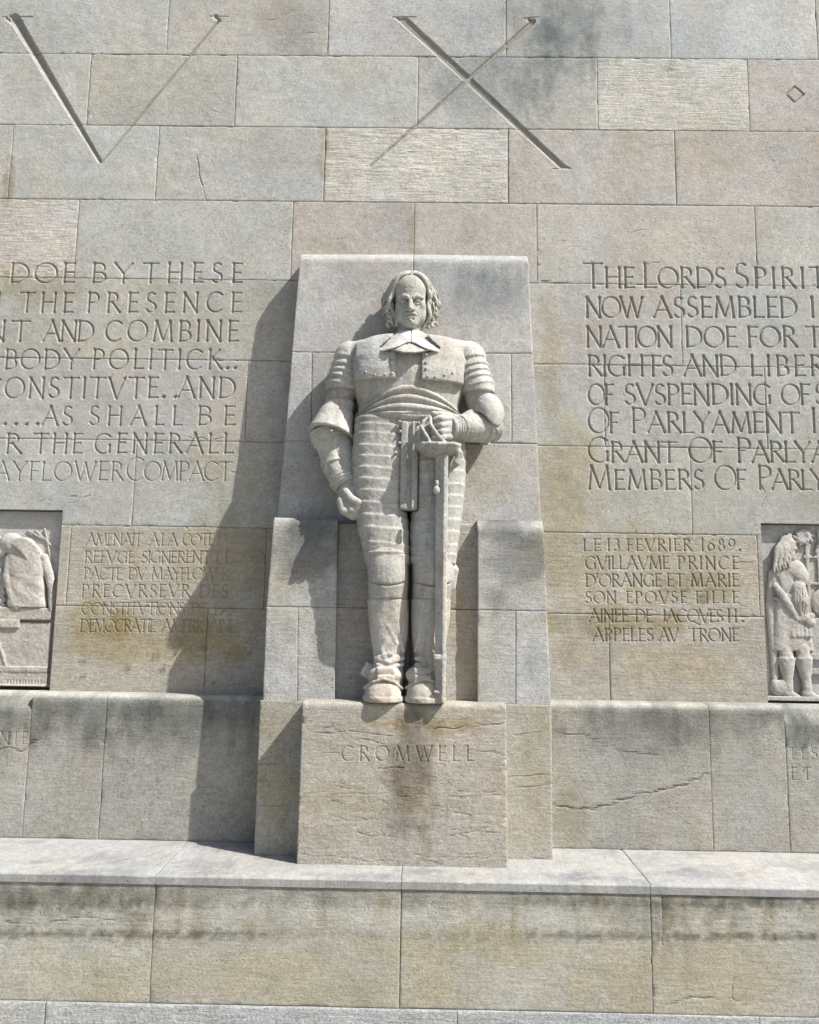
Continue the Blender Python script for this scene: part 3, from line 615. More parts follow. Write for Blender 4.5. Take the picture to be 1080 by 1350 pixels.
# ---- pedestal and inscribed plinth
ped = empty('pedestal', (-.06, -.2, Z_LED), 'broad plain stone pedestal flanking the inscribed plinth under the stele', 'pedestal')
fP = flat(Y_PED)
for pts in ([(334.5, 1126), (535, 1128), (535, 924), (343, 921)], [(535, 1128), (729, 1130), (727.5, 929.5), (535, 924)]):
    q = quad(fP, pts); q = [(q[0][0], Z_LED - .04), (q[1][0], Z_LED - .04), (q[2][0], Z_PL - .012), (q[3][0], Z_PL - .012)]
    stone(ped, q, fP, .27, (.36, .345, .30), 'pedestal', .3, .016)
pli = empty('inscribed_plinth', (-.06, -.45, Z_LED), 'cracked stone plinth carved CROMWELL under the feet of the statue', 'plinth')
fQ = flat(Y_PLI)
q = quad(fQ, [(390.5, 1141), (670, 1144), (668, 929), (398.5, 925)])
q = [(q[0][0], Z_LED - .05), (q[1][0], Z_LED - .05), (q[2][0], Z_PL), (q[3][0], Z_PL)]
stone(pli, q, lambda a, b: Y_PLI + .018 * np.clip((b - Z_PL + .018) / .018, 0, 1), .36, (.375, .352, .308), 'plinth', .35, .010, uneven=1.8, name='plinth_block')

# ================================================================ THE STATUE (implicit shapes, meshed with surface nets)
def smin(a, b, k):
    if k <= 0: return np.minimum(a, b)
    h = np.maximum(k - np.abs(a - b), 0) / k; return np.minimum(a, b) - h * h * k * .25
def smax(a, b, k): return -smin(-a, -b, k)
class Field:
    def __init__(s, lo, hi, h, fine=None, hf=None):
        s.ax = []; h = h * (1.32 if h > .0035 else 1.22); hf = hf * 1.15 if hf else hf
        for i in range(3):
            a = np.arange(lo[i], hi[i] + h, h)
            if fine is not None:
                f = np.arange(fine[0][i], fine[1][i], hf); a = np.concatenate([a[(a < f[0] - h * .5)], f, a[a > f[-1] + h * .5]])
            s.ax.append(a.astype(np.float32))
        s.F = np.full([len(a) for a in s.ax], 1.0, np.float32)
    def sl(s, c0, c1, pad):
        r = []
        for i in range(3):
            j0, j1 = np.searchsorted(s.ax[i], (min(c0[i], c1[i]) - pad, max(c0[i], c1[i]) + pad)); r.append(slice(j0, j1))
        return tuple(r)
    def xyz(s, sl): return s.ax[0][sl[0]][:, None, None], s.ax[1][sl[1]][None, :, None], s.ax[2][sl[2]][None, None, :]
    def put(s, fn, c0, c1, op='u', k=.0):
        sl = s.sl(c0, c1, k + .025)
        if any(q.stop <= q.start for q in sl): return
        d = fn(*s.xyz(sl)).astype(np.float32); F = s.F[sl]
        d = np.broadcast_to(d, F.shape)
        if op == 'i':
            G = np.full_like(s.F, 1.0); G[sl] = smax(F, d, k); s.F = G; return
        s.F[sl] = smin(F, d, k) if op == 'u' else smax(F, -d, k) if op == 's' else smax(F, d, k)
    def add(s, p, op='u', k=.0): s.put(p[0], p[1], p[2], op, k)
    def mesh(s):
        F, (X, Y, Z) = s.F, s.ax; S = F < 0
        c = S[:-1, :-1, :-1].astype(np.int8)
        tot = np.zeros(c.shape, np.int8)
        for i in (0, 1):
            for j in (0, 1):
                for k in (0, 1): tot += S[i:S.shape[0] - 1 + i, j:S.shape[1] - 1 + j, k:S.shape[2] - 1 + k]
        I, J, K_ = np.nonzero((tot > 0) & (tot < 8)); n = len(I)
        acc = np.zeros((n, 3)); cnt = np.zeros(n)
        cor = [(i, j, k) for i in (0, 1) for j in (0, 1) for k in (0, 1)]
        val = {q: F[I + q[0], J + q[1], K_ + q[2]] for q in cor}
        def pos(q): return np.stack([X[I + q[0]], Y[J + q[1]], Z[K_ + q[2]]], -1)
        for a in cor:
            for d in range(3):
                if a[d] == 0:
                    b = list(a); b[d] = 1; b = tuple(b); fa, fb = val[a], val[b]; m = (fa < 0) != (fb < 0)
                    t = np.where(m, fa / np.where(m, fa - fb, 1), 0); p = pos(a) * (1 - t[:, None]) + pos(b) * t[:, None]
                    acc += p * m[:, None]; cnt += m
        V = acc / cnt[:, None]
        idx = np.full(tot.shape, -1, np.int32); idx[I, J, K_] = np.arange(n); Q = []
        for d in range(3):
            e1, e2 = (d + 1) % 3, (d + 2) % 3
            sA = [slice(0, m) for m in S.shape]; sB = list(sA); sA[d] = slice(0, S.shape[d] - 1); sB[d] = slice(1, S.shape[d])
            A, B = S[tuple(sA)], S[tuple(sB)]; P_ = np.nonzero(A != B); P_ = np.stack(P_, -1)
            ok = (P_[:, e1] > 0) & (P_[:, e2] > 0) & (P_[:, e1] < S.shape[e1] - 1) & (P_[:, e2] < S.shape[e2] - 1); P_ = P_[ok]
            def g(o1, o2):
                p = P_.copy(); p[:, e1] -= o1; p[:, e2] -= o2; return idx[p[:, 0], p[:, 1], p[:, 2]]
            q = np.stack([g(1, 1), g(0, 1), g(0, 0), g(1, 0)], -1)
            ins = A[P_[:, 0], P_[:, 1], P_[:, 2]]; q[~ins] = q[~ins][:, ::-1]; Q.append(q)
        return V, np.concatenate(Q)
KD, OFF = .98, .025                  # depth scale and setback of the figure against the slab
P_wall = P
def P(u, v, y):
    p = P_wall(u, v, y * KD + OFF); return np.array([p[0], y, p[2]])
sS = .00485                         # metres per photo pixel on the statue
def A3(*a): return np.array(a, float)
def ell(c, r, k=None):
    c = np.array(c, float); r = np.array(r, float)
    def fn(X, Y, Z):
        q = ((X - c[0]) / r[0]) ** 2 + ((Y - c[1]) / r[1]) ** 2 + ((Z - c[2]) / r[2]) ** 2
        return (np.sqrt(q) - 1) * min(r)
    return fn, c - r, c + r
def tube(a, b, prof, flat=None, cap=False, bend=None):
    """limb from a to b, radius read from prof [(t, r)...]; flat = (dir, factor) squashes it along dir"""
    a = np.array(a, float); b = np.array(b, float); L = np.linalg.norm(b - a); d = (b - a) / L
    ts, rs = np.array([p[0] for p in prof]), np.array([p[1] for p in prof]); R = rs.max() * (flat[1] if flat and flat[1] > 1 else 1)
    if flat: fd = np.array(flat[0], float); fd = fd - d * fd.dot(d); fd /= np.linalg.norm(fd)
    def fn(X, Y, Z):
        x, y, z = X - a[0], Y - a[1], Z - a[2]; t0 = x * d[0] + y * d[1] + z * d[2]; t = t0 if cap else np.clip(t0, 0, L)
        x, y, z = x - t * d[0], y - t * d[1], z - t * d[2]; q = x * x + y * y + z * z
        if flat: e = x * fd[0] + y * fd[1] + z * fd[2]; q = q - e * e + (e / flat[1]) ** 2
        r = np.sqrt(q) - np.interp(np.clip(t0 / L, 0, 1), ts, rs)
        if cap: r = smax(r, np.abs(t0 - L / 2) - L / 2, .006)
        return r
    return fn, np.minimum(a, b) - R, np.maximum(a, b) + R
def cap(a, b, ra, rb): return tube(a, b, [(0, ra), (1, rb)])
def chain(f, pts, rs, op='u', k=.0):
    for i in range(len(pts) - 1): f.add(cap(pts[i], pts[i + 1], rs[i] if hasattr(rs, '__len__') else rs, rs[i + 1] if hasattr(rs, '__len__') else rs), op, k)
def box(c, hf, rd=.004, rot=None):
    c = np.array(c, float); hf = np.array(hf, float); R = np.array(rot.to_3x3()) if rot is not None else np.eye(3); e = np.abs(R) @ hf
    def fn(X, Y, Z):
        x, y, z = X - c[0], Y - c[1], Z - c[2]
        p = [R[0, i] * x + R[1, i] * y + R[2, i] * z for i in range(3)]; q = [np.abs(p[i]) - hf[i] + rd for i in range(3)]
        o = np.sqrt(sum(np.maximum(v, 0) ** 2 for v in q)); return o + np.minimum(np.maximum(np.maximum(q[0], q[1]), q[2]), 0) - rd
    return fn, c - e, c + e
def loft(rows, n=2.4, mod=None, grow=0.0, endr=.01):
    """stack of oval sections; row = (photo v, left u, right u, front Y, back Y)"""
    R = []
    for v, ul, ur, yf, yb in rows:
        y = (yf + yb) / 2; l, r = P(ul, v, y), P(ur, v, y); R.append(((l[2] + r[2]) / 2, (l[0] + r[0]) / 2, (r[0] - l[0]) / 2, y, (yb - yf) / 2))
    R = np.array(sorted(R)); zs = R[:, 0]
    ZF = np.arange(zs[0], zs[-1] + .004, .004); K5 = np.hanning(15); K5 /= K5.sum(); S_ = []
    for i in (1, 2, 3, 4):
        q_ = np.interp(ZF, zs, R[:, i]); S_.append(np.convolve(np.pad(q_, 7, 'reflect', reflect_type='odd'), K5, 'valid') if len(q_) > 16 else q_)
    def fn(X, Y, Z):
        z = Z[0, 0]; cx, a, cy, b = [np.interp(z, ZF, S_[i])[None, None, :] for i in range(4)]
        a = a + grow; b = b + grow
        q = (np.abs((X - cx) / a) ** n + np.abs((Y - cy) / b) ** n) ** (1 / n)
        g = np.sqrt(((X - cx) / a ** 2) ** 2 + ((Y - cy) / b ** 2) ** 2) / np.maximum(q, 1e-3) + 1e-6
        d = (q - 1) / np.maximum(g, 1 / np.maximum(a, b) * .7)
        if mod is not None: d = d - mod(X, Y, Z)
        hz = (zs[-1] - zs[0]) / 2; return smax(d, np.abs(Z - (zs[0] + hz)) - hz, endr)
    lo = A3((R[:, 1] - R[:, 2]).min() - .03 - grow, (R[:, 3] - R[:, 4]).min() - .03 - grow, zs[0]); hi = A3((R[:, 1] + R[:, 2]).max() + .03 + grow, (R[:, 3] + R[:, 4]).max() + .03 + grow, zs[-1])
    return fn, lo, hi
def zv(v, y=-.45): return P(541, v, y)[2]
def xu(u, v=650, y=-.5): return P(u, v, y)[0]
def lames(vs, amp, y=-.55, tilt=0.0):
    """overlapping plates: each stands proud at its upper edge and falls back to the next"""
    zs = np.array(sorted([zv(v, y) for v in vs]))
    def m(X, Y, Z):
        z = Z + tilt * (X - xu(540)) ; i = np.clip(np.searchsorted(zs, z), 1, len(zs) - 1); lo, hi = zs[i - 1], zs[i]
        t = np.clip((z - lo) / (hi - lo), 0, 1); return amp * (t ** 1.5 - .15 - 1.0 * np.clip((t - .9) / .1, 0, 1))
    return m
statue = empty('statue', (float(P(535, 927, -.5)[0]), -.42, Z_PL), 'tall pale stone statue of a long haired armoured man with one hand on a sword', 'statue')
def build(name, f, parent=None, tint=(0.424, 0.412, 0.381), rough=0.0):
    V, Q = f.mesh(); Q = Q[(V[Q][:, :, 1] < -.195).any(1)]        # what is bonded inside the slab is not meshed
    us = np.zeros(len(V), bool); us[Q] = True; Q = (np.cumsum(us) - 1)[Q]; V = V[us]
    V[:, 1] += (.0036 * (fbm(V[:, 0], V[:, 2], .045, 3, 3) - .5) + .0028 * (fbm(V[:, 0] + V[:, 1], V[:, 2], .013, 13, 2) - .5)) * np.where(V[:, 2] > 4.56, .45, 1.0)
    n = fbm(V[:, 0] + V[:, 1], V[:, 2], .3, 5, 4)[:, None]
    # soot-grey and rust washes on the stone
    T = np.array(tint) * (1 + (n - .5) * np.array([.22, .24, .30]))
    n2 = fbm(V[:, 0] * 3 + 5, V[:, 2] * .7, .16, 25, 4); k = np.clip((n2 - .56) * 6, 0, 1)[:, None] * .5
    T = T * (1 - k + k * np.array([.86, .80, .74]))
    n3 = fbm(V[:, 0] * 4.2 + V[:, 1] * 2, V[:, 2] * .55, .10, 45, 4); k = np.clip((n3 - .53) * 7, 0, 1)[:, None] * .62      # grey run-off
    T = T * (1 - k + k * np.array([.74, .76, .78]))
    low_ = np.clip((2.95 - V[:, 2]) / .5, 0, 1)[:, None] * np.clip((fbm(V[:, 0], V[:, 2], .12, 55, 4)[:, None] - .42) * 6, 0, 1) * .7   # rusty wash on the shins
    T = T * (1 - low_ + low_ * np.array([.92, .83, .76])) * np.array([.965, .975, .985])
    return mk(name, V, Q, M_STAT, parent or statue, T, rough)
def mirror_j(u): return u

# ---- sections shared by body and armour
TORSO = [(446, 512, 571, -.49, -.26), (452, 486, 596, -.525, -.24), (462, 468, 612, -.55, -.2), (480, 463, 617, -.585, -.17), (500, 466, 613, -.60, -.17), (520, 470, 607, -.595, -.17), (540, 475, 602, -.58, -.18), (556, 472, 606, -.585, -.18), (580, 468, 612, -.59, -.18)]
LEGL = [(552, 471, 543, -.575, -.2), (600, 467, 543, -.60, -.2), (640, 467, 539, -.605, -.2), (680, 471, 536, -.60, -.22), (700, 475, 538, -.60, -.25), (722, 480, 538, -.60, -.29), (745, 484, 539, -.605, -.29), (768, 486, 539, -.61, -.29), (790, 486, 538, -.585, -.29),
        (815, 487, 538, -.565, -.30), (840, 490, 537, -.555, -.30), (858, 493, 534, -.55, -.30), (875, 494, 531, -.55, -.30), (895, 490, 531, -.55, -.30), (910, 490, 531, -.55, -.29)]
LEGR = [(552, 538, 608, -.575, -.2), (600, 540, 612, -.60, -.2), (640, 541, 611, -.605, -.2), (680, 544, 607, -.60, -.22), (700, 542, 604, -.60, -.25), (722, 543, 601, -.60, -.29), (745, 543, 599, -.605, -.29), (768, 544, 598, -.61, -.29), (790, 543, 593, -.585, -.29),
        (815, 543, 592, -.565, -.30), (840, 544, 588, -.555, -.30), (858, 546, 585, -.55, -.30), (875, 549, 582, -.55, -.30), (895, 548, 584, -.55, -.30), (910, 546, 586, -.55, -.29)]
def J(u, v, y): return P(u, v, y)

# ---- body: head, neck, trunk, arms, hands and legs in one skin
YH = -.395
def Hd(dx, dy, f): return P(541.5 + dx, 398 - dy, YH - f * sS)
hc = Hd(0, 0, 10)
body = Field((-.66, -.80, Z_PL + .002), (.62, -.16, 4.72), .0065, ((hc[0] - .125, -.64, hc[2] - .19), (hc[0] + .125, -.38, hc[2] + .19)), .0033)
e = lambda dx, dy, f, rx, ry, rf: ell(Hd(dx, dy, f), (rx * sS, rf * sS, ry * sS))
c_ = lambda a, b, ra, rb: cap(Hd(*a), Hd(*b), ra * sS, rb * sS)
B = body
B.ax[2] = B.ax[2]
# head
B.add(e(0, 10, 2, 23, 27, 25)); B.add(e(0, -7, 11, 20, 27, 17), 'u', .03); B.add(e(0, 17, 13, 20.5, 17.5, 14), 'u', .02)
B.add(e(0, -28, 19, 10, 7.5, 9), 'u', .02); B.add(e(0, -20, 15, 16, 13, 12), 'u', .02)
for s in (-1, 1): B.add(e(s * 11, -17, 8, 10, 14, 12), 'u', .02)
for s in (-1, 1):
    B.add(e(s * 13.5, -5, 17.5, 6.5, 6, 6.5), 'u', .018)                   # cheekbone
    B.add(e(s * 15, -18, 11, 5, 10, 8), 'u', .02)
    B.add(e(s * 9.6, 1.6, 29.5, 7.4, 5.2, 7.4), 's', .008)                    # socket
    B.add(c_((s * 15.5, 5, 23), (s * 9, 7.6, 27), 2.4, 3.1), 'u', .006); B.add(c_((s * 9, 8.2, 27.4), (s * 3, 6.0, 29), 3.2, 2.9), 'u', .008)
    B.add(e(s * 9.4, .2, 23.2, 4.8, 3.2, 3.2), 'u', .001); B.add(e(s * 9.2, .2, 27.0, .9, .9, 1.2), 's', .001)                  # eyeball
    chain(B, [Hd(s * 4.6, -.2, 26.4), Hd(s * 8.5, 2.6, 27.0), Hd(s * 13.8, .6, 24.8)], [.8 * sS, 1.15 * sS, .8 * sS], 'u', .002)
    chain(B, [Hd(s * 4.8, -.9, 26.0), Hd(s * 9, -3.0, 26.2), Hd(s * 13.4, -.8, 24.4)], [.7 * sS, .9 * sS, .7 * sS], 'u', .003)
    chain(B, [Hd(s * 5, -4.5, 26.5), Hd(s * 9, -6.4, 25.6), Hd(s * 13, -4.5, 23.4)], .6 * sS, 's', .006)      # bag under the eye
    B.add(e(s * 3.9, -9.6, 29.5, 2.7, 2.5, 3.2), 'u', .006)                # nostril wing
    B.add(e(s * 2.3, -12.2, 31.5, 1.1, 1.0, 1.6), 's', .002)
    chain(B, [Hd(s * 5.6, -8.6, 28.5), Hd(s * 8.6, -14, 26.5), Hd(s * 9.2, -19, 24)], .8 * sS, 's', .006)
    chain(B, [Hd(s * 1.0, -14.2, 29.2), Hd(s * 5, -15.4, 27.6), Hd(s * 8.6, -18.2, 24.8)], [1.7 * sS, 2.0 * sS, 1.0 * sS], 'u', .003)   # moustache
    chain(B, [Hd(s * 1.3, 5.5, 30.5), Hd(s * 2.4, 10, 29.4)], 1.0 * sS, 's', .004)
B.add(c_((0, 5, 27.5), (0, -8.6, 35), 2.5, 3.5), 'u', .006); B.add(e(0, -9.6, 34.5, 3.7, 3.0, 3.4), 'u', .003)
B.add(c_((-4.8, -20.2, 27.2), (4.8, -20.2, 27.2), 1.7, 1.7), 'u', .005)
chain(B, [Hd(-8.5, -18.8, 26), Hd(0, -17.6, 29.8), Hd(8.5, -18.8, 26)], 1.0 * sS, 's', .003)
chain(B, [Hd(-4, -23.2, 27.6), Hd(4, -23.2, 27.6)], .8 * sS, 's', .006); B.add(e(0, -24.4, 27.6, 2.2, 2.2, 2.4), 'u', .006)
for y_ in (14, 18.5): chain(B, [Hd(-12, y_ + 1, 26), Hd(-5, y_, 28.6), Hd(5, y_, 28.6), Hd(12, y_ + 1, 26)], .5 * sS, 's', .006)
B.add(cap(J(541, 430, -.39), J(541, 458, -.37), .080, .105), 'u', .02)
# trunk, legs
B.add(loft(TORSO, 2.6)); B.add(loft([(570, 470, 610, -.57, -.18), (610, 467, 612, -.58, -.18), (640, 470, 610, -.56, -.18), (668, 476, 604, -.50, -.2)], 2.6), 'u', .01)
B.add(loft(LEGL, 2.7)); B.add(loft(LEGR, 2.7))
# arms
SHL, ELL, WRL = J(463, 472, -.36), J(441, 556, -.36), J(459, 636, -.44)
SHR, ELR, WRR = J(617, 472, -.36), J(641, 556, -.40), J(600, 566, -.585)
B.add(tube(SHL, ELL, [(0, .10), (.5, .098), (1, .085)]), 'u', .03); B.add(tube(ELL, WRL, [(0, .092), (.3, .096), (1, .080)]), 'u', .02)
B.add(tube(SHR, ELR, [(0, .10), (.5, .096), (1, .088)]), 'u', .03); B.add(tube(ELR, WRR, [(0, .10), (.4, .102), (1, .066)]), 'u', .02)
# hanging gauntleted fist
def fing(f, pts, r0, r1, k=.003):
    n = len(pts); chain(f, pts, [r0 + (r1 - r0) * i / (n - 1) for i in range(n)], 'u', k)
B.add(ell(J(463, 651, -.47), (.088, .075, .085)), 'u', .015)
B.add(ell(J(463, 664, -.48), (.080, .065, .075)), 'u', .012)
for i, (u0, v0, u1, v1, u2, v2) in enumerate([(450, 661, 453, 673, 466, 681), (457, 658, 464, 672, 475, 679), (465, 655, 473, 668, 482, 675)]):
    fing(B, [J(u0, v0, -.535 + i * .004), J(u1, v1, -.565 + i * .002), J(u2, v2, -.515 + i * .004)], .030, .024, .003)
fing(B, [J(473, 649, -.53), J(482, 660, -.56), J(484, 672, -.525)], .030, .025, .003)
fing(B, [J(456, 648, -.54), J(463, 657, -.58), J(473, 662, -.585)], .026, .021, .003)
# sword hand: knuckles over the grip
B.add(ell(J(589, 564, -.61), (.060, .055, .078)), 'u', .02)
for i, v in enumerate((551, 559.5, 568, 576)):
    fing(B, [J(594, v, -.640), J(582, v + 1.2, -.675), J(572, v + 2, -.655), J(571, v + 2.5, -.62)], .0215, .018, .002)
fing(B, [J(592, 549, -.62), J(580, 546, -.65), J(571, 548, -.645)], .024, .019, .003)
B.add(box((0, -.13, 3.5), (2, .04, 3)), 's')       # the back is one with the slab
build('body', B)
# ---- hair
f = Field((hc[0] - .24, -.68, zv(440)), (hc[0] + .24, -.2, zv(346)), .0031)
f.add(e(0, 12, -8, 26, 26, 20)); f.add(e(-26, -4, -8, 6.5, 24, 11), 'u', .02); f.add(e(26, -4, -8, 6.5, 24, 11), 'u', .02)
rr = random.Random(11); MID = []
for s in (-1, 1):
    prev = None
    for q in range(11):
        f0 = 21 - q * 3.7; out = float(np.interp(q, [0, 2, 5, 8, 10], [.76, .87, .98, 1.03, .96])); wv = q * 1.9 + s * 1.3; am = rr.uniform(2.2, 3.2); en = -34 + rr.uniform(-2, 7); pts = []; rad = []
        for t in np.linspace(0, 1, 26):
            if t < .36: a_ = t / .36 * 1.35; dx = 1.0 + 29.5 * math.sin(a_) * out; dy = 35.5 + .35 * q - .04 * q * q - 25 * (1 - math.cos(a_)) + 3.4 * math.sin(a_ * 2.2 + .25 * q); ff = f0 - 8 + 10 * math.sin(t / .36 * 2.0) - 9 * (t / .36) ** 2
            else:
                tt = (t - .36) / .64; dx = 30.5 * out + 3.6 * math.sin(tt * 3.1) - 6 * tt ** 3 + am * math.sin(tt * 8 + wv) * min(1, tt * 4); dy = 15 + .1 * q + (en - 15) * tt; ff = f0 - 7.9 - 2 * tt + 3.0 * math.sin(tt * 8 + wv + 1) * min(1, tt * 4)
            pts.append(Hd(s * dx, dy, ff)); rad.append((1.2 + 1.9 * math.sin(math.pi * min(1, .12 + t * .80)) ** .7) * sS)
        chain(f, pts, rad, 'u', .0003)
        if prev is not None: MID.append([(p + q_) / 2 for p, q_ in zip(pts, prev)])
        prev = pts
    for q in range(5):
        cx, cy, ff = s * rr.uniform(25, 31), -31 + q * 6.5, rr.uniform(3, 9)
        pts = [Hd(cx + 4.6 * math.cos(a) * (1 - a / 9), cy + 4.6 * math.sin(a) * (1 - a / 9), ff + a * .9) for a in np.linspace(0, 5, 9)]
        chain(f, pts, [2.0 * sS] * 6 + [1.5 * sS, 1.2 * sS, .9 * sS], 'u', .0005)
for q in range(4):
    pts = [Hd(-2 + q * 1.0 + t * (6 + 3 * q), 35.5 + .8 * q + 2.2 * math.sin(t * 2.9) - 7 * t * t, 15 - q * 3 + 2 * math.sin(t * 3)) for t in np.linspace(0, 1, 8)]
    chain(f, pts, [1.2 * sS, 1.7 * sS, 2.0 * sS, 2.0 * sS, 1.8 * sS, 1.6 * sS, 1.3 * sS, 1 * sS], 'u', .0005)
hm = Hd(0, 2, -6)
for mid in MID:                     # the chiselled partings between the locks
    g_ = []
    for p in mid[2:25]:
        d_ = (p - hm); d_[2] *= .6; d_ /= np.linalg.norm(d_); g_.append(p + d_ * 2.7 * sS)
    chain(f, g_, [1.7 * sS] * len(g_), 's', .003)
f.add(e(0, -6, 27, 19.5, 33, 20), 's', .002)
build('hair', f)
# ---- flat collar and gorget
def cone(u0, v0, r0, r1, v1, th, zc, n=2.0):
    """sloping sheet round the neck between v0 (radius r0) and v1 (radius r1)"""
    c0, c1 = J(541, v0, -.39), J(541, v1, -.38)
    def fn(X, Y, Z):
        t = (c0[2] - Z) / (c0[2] - c1[2]); R = r0 + (r1 - r0) * np.clip(t, -.3, 1.3) ** 1.0
        q = np.sqrt(((X - c0[0]) / 1.0) ** 2 + ((Y + .385) / .97) ** 2)
        d = np.abs(q - R) * .62 - th; return smax(smax(d, Z - c0[2], .004), zc(X, Y, Z), .004)
    return fn, A3(c0[0] - r1 * 1.1, -.385 - r1 * 1.25, c1[2] - .05), A3(c0[0] + r1 * 1.1, -.385 + r1 * 1.2, c0[2] + .01)
f = Field((hc[0] - .29, -.76, zv(478)), (hc[0] + .27, -.16, zv(418)), .0045)
xc0 = J(541, 450, -.5)[0]
f.add(cone(541, 441, .092, .262, 473, .008, lambda X, Y, Z: (zv(464, -.60) + .062 * np.exp(-((X - xc0) / .075) ** 2) + .6 * np.clip(np.abs(X - xc0) - .185, 0, 1)) - Z))
f.add(box((xc0 + .002, -.60, zv(450)), (.0025, .12, .07), .001), 's', .003)
build('collar', f, None, (0.496, 0.488, 0.462))
f = Field((hc[0] - .30, -.76, zv(480)), (hc[0] + .29, -.16, zv(430)), .0045)
f.add(cone(541, 446, .10, .254, 476, .010, lambda X, Y, Z: (zv(468.5, -.62) + .62 * np.clip(np.abs(X - xc0) - .035, 0, 1) ** 1.15) - Z))
for u, v in ((519, 457), (541, 460), (563, 457)): f.add(ell(J(u, v + 4, -.612), (.008, .014, .007)))
build('gorget', f, None, (0.448, 0.440, 0.413))
# ---- breastplate with the sash round the waist
f = Field((-.45, -.68, zv(566)), (.38, -.16, zv(448)), .005)
rib = lambda X, Y, Z: .006 * np.exp(-((X - xc0) / .03) ** 2)
f.add(loft([r for r in TORSO if r[0] <= 556], 2.5, rib, .010)); build('breastplate', f)
f = Field((-.45, -.72, zv(570)), (.38, -.16, zv(496)), .0045)
def sash(X, Y, Z):
    q_ = np.clip(np.abs(X - xc0 - .01) / .33, 0, 1); z1 = zv(507, -.58) - (zv(507, -.58) - zv(541, -.55)) * q_ ** 1.7; z0 = zv(553, -.6) + .02 * q_
    t = (Z - z0) / (z1 - z0); w_ = np.abs(np.sin(np.clip(t, 0, 1) * math.pi * 4 + .35 * np.sin(X * 11 + 1))); g = .026 * w_ ** .6 - .008
    return np.where((t > 0) & (t < 1), g, -.05)
f.add(loft([(500, 467, 612, -.60, -.17)] + [r for r in TORSO if r[0] >= 520], 2.5, sash, .008)); build('sash', f)
# ---- square lapels of the buff coat with rivets
for s, u0, u1, v0, v1 in ((-1, 467.5, 522, 452, 500), (1, 556, 612, 453, 502)):
    f = Field((xu(u0, 480) - .05, -.70, zv(v1 + 6, -.55)), (xu(u1, 480) + .05, -.30, zv(v0 - 14, -.5)), .0042)
    f.add(loft([r for r in TORSO if r[0] <= 556], 2.7, lambda X, Y, Z: .010 * np.clip((zv(478, -.55) - Z) / .12, 0, 1), .030))
    cx, hx = (xu(u0, 480, -.57) + xu(u1, 480, -.57)) / 2, (xu(u1, 480, -.57) - xu(u0, 480, -.57)) / 2; z0, z1 = zv(v1, -.60), zv(v0 - 10, -.5)
    f.add(box((cx, -.5, (z0 + z1) / 2), (hx, .26, (z1 - z0) / 2), .004), 'i', .006)
    f.add(box((cx, -.2, (z0 + z1) / 2), (1, .12, 1), .004), 's')
    riv = [(517, 473), (517, 480), (517, 493), (508, 494), (494, 494), (482, 489), (517, 464)] if s < 0 else [(562, 478), (562, 487), (564, 497), (574, 497), (586, 494), (597, 490), (562, 468)]
    f.add(cone(541, 444, .13, .274, 476, .02, lambda X, Y, Z: (zv(474, -.6) + .5 * np.clip(np.abs(X - xc0) - .03, 0, 1)) - Z), 's', .003)
    o = build('coat_lapel', f, None, (0.400, 0.392, 0.369))
    for u, v in riv:
        g = Field(J(u, v, -.70) - .015, J(u, v, -.58) + .015, .003); 
        # rivet sits on the lapel surface
        yy = np.linspace(-.70, -.5, 80); p0 = J(u, v, -.62)
        d_ = loft([r for r in TORSO if r[0] <= 556], 2.7, None, .036)[0](np.array([[[p0[0]]]]), yy[None, :, None], np.array([[[p0[2]]]]))[0, :, 0]
        ys = yy[np.argmin(np.abs(d_))]; g.add(ell((p0[0], ys, p0[2]), (.010, .012, .010))); build('rivet', g, o)
# ---- shoulder guards with three overlapping bands
for s, sh, el_, vv in ((-1, SHL, ELL, (478, 488, 496, 504, 514)), (1, SHR, ELR, (480, 490, 498, 506, 516))):
    lo = np.minimum(sh, el_) - .2; hi = np.maximum(sh, el_) + .2; f = Field((lo[0], -.60, zv(530)), (hi[0], -.16, zv(440)), .0045)
    c = J(541 + s * 77, 472, -.365); f.add(ell(c, (.118, .112, .104))); 
    f.add(ell(J(541 + s * 55, 464, -.36), (.13, .15, .075)), 'u', .03)
    L = np.linalg.norm(el_ - sh); tt = [(v - 472) / (556 - 472) for v in vv]; pr = [(0, .112)]
    for i, t in enumerate(tt): pr += [(t - .015, .118 + (.003 * i)), (t + .012, .106 + .003 * i)]
    pr[-2] = (tt[-1] - .02, .126); pr[-1] = (tt[-1], .118); pr += [(1, .07)]
    p = tube(sh, el_, pr, ((0, 1, 0), 1.12)); zc = zv(vv[-1], -.45)
    f.add((lambda X, Y, Z, q=p[0], zz=zc, s=s, x0=sh[0]: smax(q(X, Y, Z), zz + .05 * s * (X - x0) - Z, .004), p[1], p[2]), 'u', .004)
    f.add(box((0, -.13, 4), (2, .04, 3)), 's'); build('shoulder_guard', f, None, (0.440, 0.432, 0.405))
# ---- elbow guards: winged cups
def wing(f, c, r, cut, th=.010):
    f.add(ell(c, r)); f.add(ell(np.array(c) + cut, np.array(r) * A3(.93, .93, .95)), 's', .004)
c = J(441, 560, -.40)
f = Field(c - A3(.24, .24, .16), c + A3(.24, .24, .16), .0045)
lw_ = lambda X, Y, Z: Z
f.add(tube(J(450, 528, -.37), J(436, 574, -.44), [(0, .094), (.30, .100), (.36, .110), (.45, .120), (.8, .140), (.97, .152), (1, .150)], ((0, 1, 0), 1.0), True))
f.add(tube(J(440, 572, -.42), J(430, 600, -.47), [(0, .128), (.25, .142), (1, .145)], ((0, 1, 0), 1.0), True), 's', .006)
f.add(ell(J(448, 535, -.365), (.096, .11, .075)), 'u', .01)
for q in ((438, 560), (437, 568)): f.add(ell(J(q[0], q[1], -.575), (.008, .014, .008)))
build('elbow_guard', f, None, (0.464, 0.456, 0.429))
